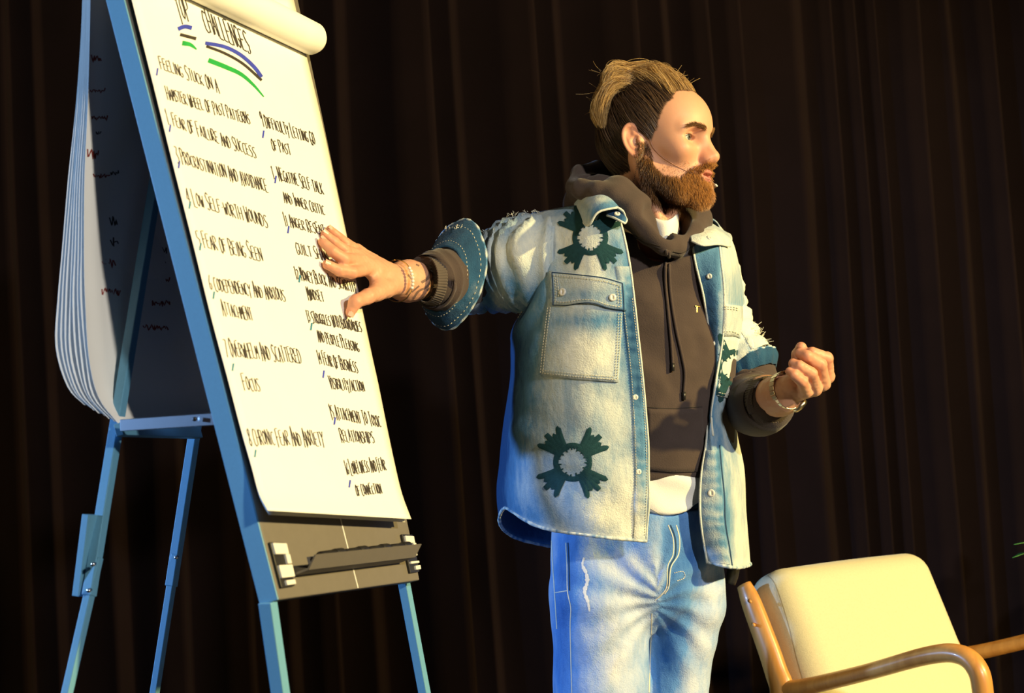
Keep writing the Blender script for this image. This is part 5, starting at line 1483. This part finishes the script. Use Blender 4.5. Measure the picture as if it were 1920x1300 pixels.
# ---- collar leaves
def leafc(name, rows_, nr=6, nc=6, base=.6):
    G_ = loft([[U(*p_) for p_ in r_] for r_ in rows_], nr, nc); V = G_.reshape(-1, 3)
    o = mk(name, V, gridfaces(*G_.shape[:2]), MAT['jacket'], jacket, attrs=dict(wash=wash_at(V, base, [(1150, 400, 22, 22, -.5), (1125, 405, 20, 20, -.45)], 3, .25, 14)), solid=.0028, offset=0)
    for e in (G_[-1], G_[:, -1]):
        V2, F2, _ = tube(e, np.full(len(e), .0021), 8, smoothpath=False); mk('edge_binding', V2, F2, MAT['jacket'], o, attrs=dict(wash=np.full(len(V2), .85)))
    return o, V, gridfaces(*G_.shape[:2])
# right leaf: stands at the neck, rolls over and its point hangs on the chest
lc, lv, lf = leafc('collar_leaf', [
    [(1084, 366, 3.08), (1112, 358, 3.02), (1138, 362, 2.972), (1160, 384, 2.945), (1170, 400, 2.935)],
    [(1078, 372, 3.07), (1104, 360, 2.995), (1134, 366, 2.945), (1156, 388, 2.92), (1172, 406, 2.915)],
    [(1078, 386, 3.04), (1092, 392, 2.96), (1112, 384, 2.915), (1140, 383, 2.900), (1168, 396, 2.905)],
    [(1086, 398, 3.02), (1096, 420, 2.93), (1106, 421, 2.898), (1122, 398, 2.890), (1158, 389, 2.897)]], base=.72)
LT = bvh(lv, lf)
seam(LT, [(1084, 384), (1092, 404), (1099, 420)], dash=False, off=.0012); 
# the turned facing below the leaf, dark, with its button tab
lc2, lv2, lf2 = leafc('collar_tab', [
    [(1140, 380, 2.935), (1152, 384, 2.926), (1164, 394, 2.92), (1172, 406, 2.915)],
    [(1138, 392, 2.925), (1150, 396, 2.912), (1164, 404, 2.905), (1175, 413, 2.905)],
    [(1138, 404, 2.915), (1150, 408, 2.902), (1162, 414, 2.895), (1172, 419, 2.90)]], 4, 4, base=.35)
button(bvh(lv2, lf2), 1157, 402, .0056)
# left leaf lying over the far shoulder, curling up at its point
lc3, lv3, lf3 = leafc('collar_leaf', [
    [(1300, 402, 3.13), (1312, 408, 3.16), (1335, 420, 3.19), (1358, 436, 3.21)],
    [(1296, 420, 3.05), (1312, 424, 3.06), (1340, 426, 3.10), (1368, 440, 3.15)],
    [(1294, 440, 2.99), (1312, 444, 2.98), (1340, 436, 3.02), (1371, 448, 3.08)],
    [(1296, 452, 2.965), (1318, 460, 2.955), (1346, 458, 2.985), (1369, 462, 3.05)]], base=.80)
button(bvh(lv3, lf3), 1330, 448, .006)

# ---- sleeves
def sleeve(name, path, rad, dispf, mat='jacket', base=.7, blobs=(), parent=jacket, n=44, step=10, asp=1.0, caps=False, seed=0, solid=.0025):
    V, Fc, Gt = tube(path, rad, n, step, dispf, caps=caps, ref=tuple(_U), aspect=asp)
    at_ = dict(wash=wash_at(V, base, blobs, seed, .26, 10)) if mat in ('jacket', 'denim_dark', 'jeans') else None
    return mk(name, V, Fc, MAT[mat], parent, attrs=at_, solid=solid, offset=-1), V, Fc, Gt
def folds(amp, k, tw, seed, fin=.12):
    def f(s, th, G_):
        P = G_.reshape(-1, 3); n = noise(P, 11, seed).reshape(s.shape); n2 = noise(P, 4.5, seed + 3).reshape(s.shape)
        w = np.sin(2 * math.pi * k * s + tw * np.sin(th + .6) + 2.4 * n)
        w = 1 - 1.6 * np.abs(w) ** .8
        e = np.clip(s / fin, 0, 1) * np.clip((1 - s) / fin, 0, 1)
        return amp * w * (.55 + .6 * n2) * e + amp * .5 * n2
    return f
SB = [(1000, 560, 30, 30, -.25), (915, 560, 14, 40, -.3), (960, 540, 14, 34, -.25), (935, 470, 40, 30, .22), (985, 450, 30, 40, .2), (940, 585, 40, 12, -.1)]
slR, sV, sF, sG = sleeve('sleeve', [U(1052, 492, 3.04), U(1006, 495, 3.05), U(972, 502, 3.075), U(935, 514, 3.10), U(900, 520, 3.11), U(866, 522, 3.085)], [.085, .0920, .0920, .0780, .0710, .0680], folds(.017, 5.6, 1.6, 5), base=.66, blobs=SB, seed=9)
# cuff folded back on itself, flaring
cuff_path = [U(838, 522, 3.005), U(850, 520, 3.03), U(862, 518, 3.05), U(876, 516, 3.07)]
_cax = unit(UU([(838, 524, 2.985), (880, 512, 3.055)])[1] - UU([(838, 524, 2.985), (880, 512, 3.055)])[0])
def ringtube(name, centers, axis, radii, up, mat, parent, base=.2, n=56, dispf=None, tilt=0, seed=0, binding=True, solid=.003):
    axis = unit(axis); n1 = unit(up - axis * (up @ axis)); n2 = np.cross(axis, n1); th = np.linspace(0, 2 * math.pi, n, endpoint=False)
    Gt = np.array([[c + n1 * math.cos(t) * r[0] + n2 * math.sin(t) * r[1] for t in th] for c, r in zip(centers, radii)])
    Gt = cr(Gt, 5)
    if dispf is not None:
        s = np.linspace(0, 1, len(Gt)); S_, T_ = np.broadcast_to(s[:, None], Gt.shape[:2]), np.broadcast_to(th[None], Gt.shape[:2])
        cc_ = Gt.mean(1, keepdims=True); Gt = Gt + unit(Gt - cc_) * dispf(S_, T_, Gt)[..., None]
    V = Gt.reshape(-1, 3); Fc = gridfaces(len(Gt), n, True)
    at_ = dict(wash=wash_at(V, base, [], seed, .22, 16)) if mat in ('jacket', 'denim_dark') else None
    o = mk(name, V, Fc, MAT[mat], parent, attrs=at_, solid=solid, offset=0)
    if binding:
        e = np.concatenate([Gt[-1], Gt[-1][:2]]); rr_ = .0026 + .0004 * np.sin(np.arange(len(e)) * 2.1)
        V2, F2, _ = tube(e, rr_, 8, smoothpath=False, caps=False); mk('edge_binding', V2, F2, MAT['jacket'], o, attrs=dict(wash=np.repeat(.55 + .4 * np.sin(np.arange(len(e)) * 2.1), 8)))
    return o, V, Fc, Gt
cax = unit(U(905, 529, 3.06) - U(838, 510, 2.985))
upc = unit(U(893, 412, 3.02) - U(850, 616, 3.02))
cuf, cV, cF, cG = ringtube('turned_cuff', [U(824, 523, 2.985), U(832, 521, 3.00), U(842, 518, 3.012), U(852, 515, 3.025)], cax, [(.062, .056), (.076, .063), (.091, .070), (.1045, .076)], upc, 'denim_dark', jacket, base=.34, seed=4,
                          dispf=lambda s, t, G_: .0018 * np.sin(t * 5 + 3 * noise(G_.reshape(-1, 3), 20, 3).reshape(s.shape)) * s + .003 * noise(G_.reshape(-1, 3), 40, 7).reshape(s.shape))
CT_ = bvh(cV, cF)
for i in (3, 11):
    ring = PX(cG[i]); vis = [j for j in range(len(ring))]
    pts = ring[:, :2]
    half = [pts[j % len(pts)] for j in range(-2, 32)]
    h0 = []
    for j in range(len(pts)):
        h, n = hit(CT_, *pts[j])
        if h is not None and np.linalg.norm(h - cG[i][j]) < .006: h0.append(j)
    seg = []
    for j in h0:
        a = cG[i][j]; b = cG[i][(j + 1) % len(pts)]; o_ = unit(a - cG[i].mean(0)) * .0022
        V, Fc = bar(a + o_, a + o_ + (b - a) * .45, .0011, .0009, o_); stl.append((V, Fc))
# hoodie sleeve pushed up, with ribbed cuff
hs, _, _, _ = sleeve('sleeve', [U(885, 520, 3.09), U(862, 521, 3.04), U(838, 523, 2.995), U(818, 525, 2.965), U(808, 526, 2.950), U(812, 526, 2.956)], [.052, .055, .058, .057, .053, .046], folds(.006, 2.0, 1.0, 23), mat='hoodie', parent=hoodie, seed=3)
def ribs(k, amp): return lambda s, t, G_: amp * np.sin(t * k)
fax = unit(elbowR - RH_wrist)
ringtube('ribbed_cuff', [U(812, 525, 2.956), U(807, 525, 2.950), U(802, 525, 2.944), U(798, 525, 2.940)], unit(_R * .80 + _F * .60), [(.049, .047), (.0455, .0435), (.0430, .0412), (.0418, .0402)], _U, 'rib', hoodie, n=220, dispf=ribs(55, .0011), binding=False, solid=.002)
# left sleeve: upper arm, torn threads, turned cuff, pushed-up hoodie sleeve
SBL = [(1405, 650, 14, 12, -.3), (1400, 600, 20, 80, .2)]
slL, s2V, s2F, s2G = sleeve('sleeve', [U(1312, 452, 3.21), U(1322, 490, 3.21), U(1334, 530, 3.21), U(1346, 585, 3.195), U(1372, 640, 3.165), U(1400, 678, 3.15)], [.050, .064, .064, .060, .055, .053], folds(.007, 4.0, 1.2, 35), base=.85, blobs=SBL, seed=12)
axL = unit(U(1428, 720, 3.13) - U(1398, 660, 3.155))
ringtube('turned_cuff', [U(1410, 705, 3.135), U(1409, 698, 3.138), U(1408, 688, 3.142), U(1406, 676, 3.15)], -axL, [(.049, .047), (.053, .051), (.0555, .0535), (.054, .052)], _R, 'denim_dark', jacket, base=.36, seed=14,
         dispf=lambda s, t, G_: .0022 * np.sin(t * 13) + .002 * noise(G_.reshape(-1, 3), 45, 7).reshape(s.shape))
sleeve('sleeve', [U(1404, 690, 3.15), U(1407, 724, 3.14), U(1411, 754, 3.105), U(1427, 762, 3.055), U(1442, 756, 3.018), U(1438, 755, 3.025)], [.052, .058, .0625, .0600, .053, .045], folds(.006, 2.2, 1.2, 41), mat='hoodie', parent=hoodie, seed=6)
faxL = unit(LH_wrist - elbowL)
ringtube('ribbed_cuff', [U(1432, 756, 3.035), U(1438, 754, 3.02), U(1444, 751, 3.008), U(1449, 749, 2.998)], faxL, [(.050, .048), (.0465, .0445), (.0445, .0425), (.0430, .0410)], _U, 'rib', hoodie, n=220, dispf=ribs(55, .0010), binding=False, solid=.002)
# frayed threads at the torn elbow and along the torn shoulder
FS = []
for (x0, y0, x1, y1, n, L, d) in ((1402, 612, 1424, 655, 90, .020, 3.14), (1393, 610, 1404, 625, 20, .010, 3.15)):
    for i in range(n):
        t = rg.random(); p_ = U(x0 + (x1 - x0) * t, y0 + (y1 - y0) * t, d + rg.normal(0, .008)); v = unit(_R * rg.uniform(.2, 1) + _U * rg.normal(.1, .6) + _F * rg.normal(0, .4)); w = unit(rg.normal(size=3)); l = L * rg.uniform(.4, 1.1)
        FS.append([p_ + v * l * u_ + w * l * .6 * u_ * u_ for u_ in np.linspace(0, 1, 8)])
for (x, y, n, d) in ((960, 404, 16, 3.05), (1000, 398, 14, 3.08), (925, 436, 14, 3.09), (908, 448, 10, 3.1), (855, 428, 16, 3.02)):
    for i in range(n):
        p_ = U(x + rg.normal(0, 9), y + rg.normal(0, 1.5), d + rg.normal(0, .012)); v = unit(_U * rg.uniform(.3, 1) + _R * rg.normal(0, .8)); l = rg.uniform(.003, .008); w = unit(rg.normal(size=3))
        FS.append([p_ + v * l * u_ + w * l * .5 * u_ * u_ for u_ in np.linspace(0, 1, 8)])
strands('frayed_threads', np.array(FS), np.full(len(FS), .00055), rg.random(len(FS)), MAT['fray'], jacket, .7)
V, Fc = ribbon(bvh(s2V, s2F), [(1388, 618), (1402, 632), (1412, 655)], 10, .001, .004, 3, lambda t: .5 + .6 * math.sin(3 * t) + .2 * math.sin(t * 40), smooth=True)
if len(V): mk('torn_edge', V, Fc, MAT['jacket'], jacket, attrs=dict(wash=np.full(len(V), .95)))
V, Fc = join(stl); prop(mk('stitching', V, Fc, MAT['stitch'], jacket), kind='stuff')
V, Fc = join(dkl); prop(mk('seam_lines', V, Fc, MAT['stitch_dark'], jacket), kind='stuff')
# dark tail of the hoodie / back pocket edge showing behind the left hem
V, Fc, _ = tube([U(1376, 1055, 3.24), U(1374, 1075, 3.24), U(1370, 1096, 3.24)], [(.012, .010), (.013, .010), (.010, .008)], 14, 4); mk('hoodie_tail', V, Fc, MAT['black'], man)
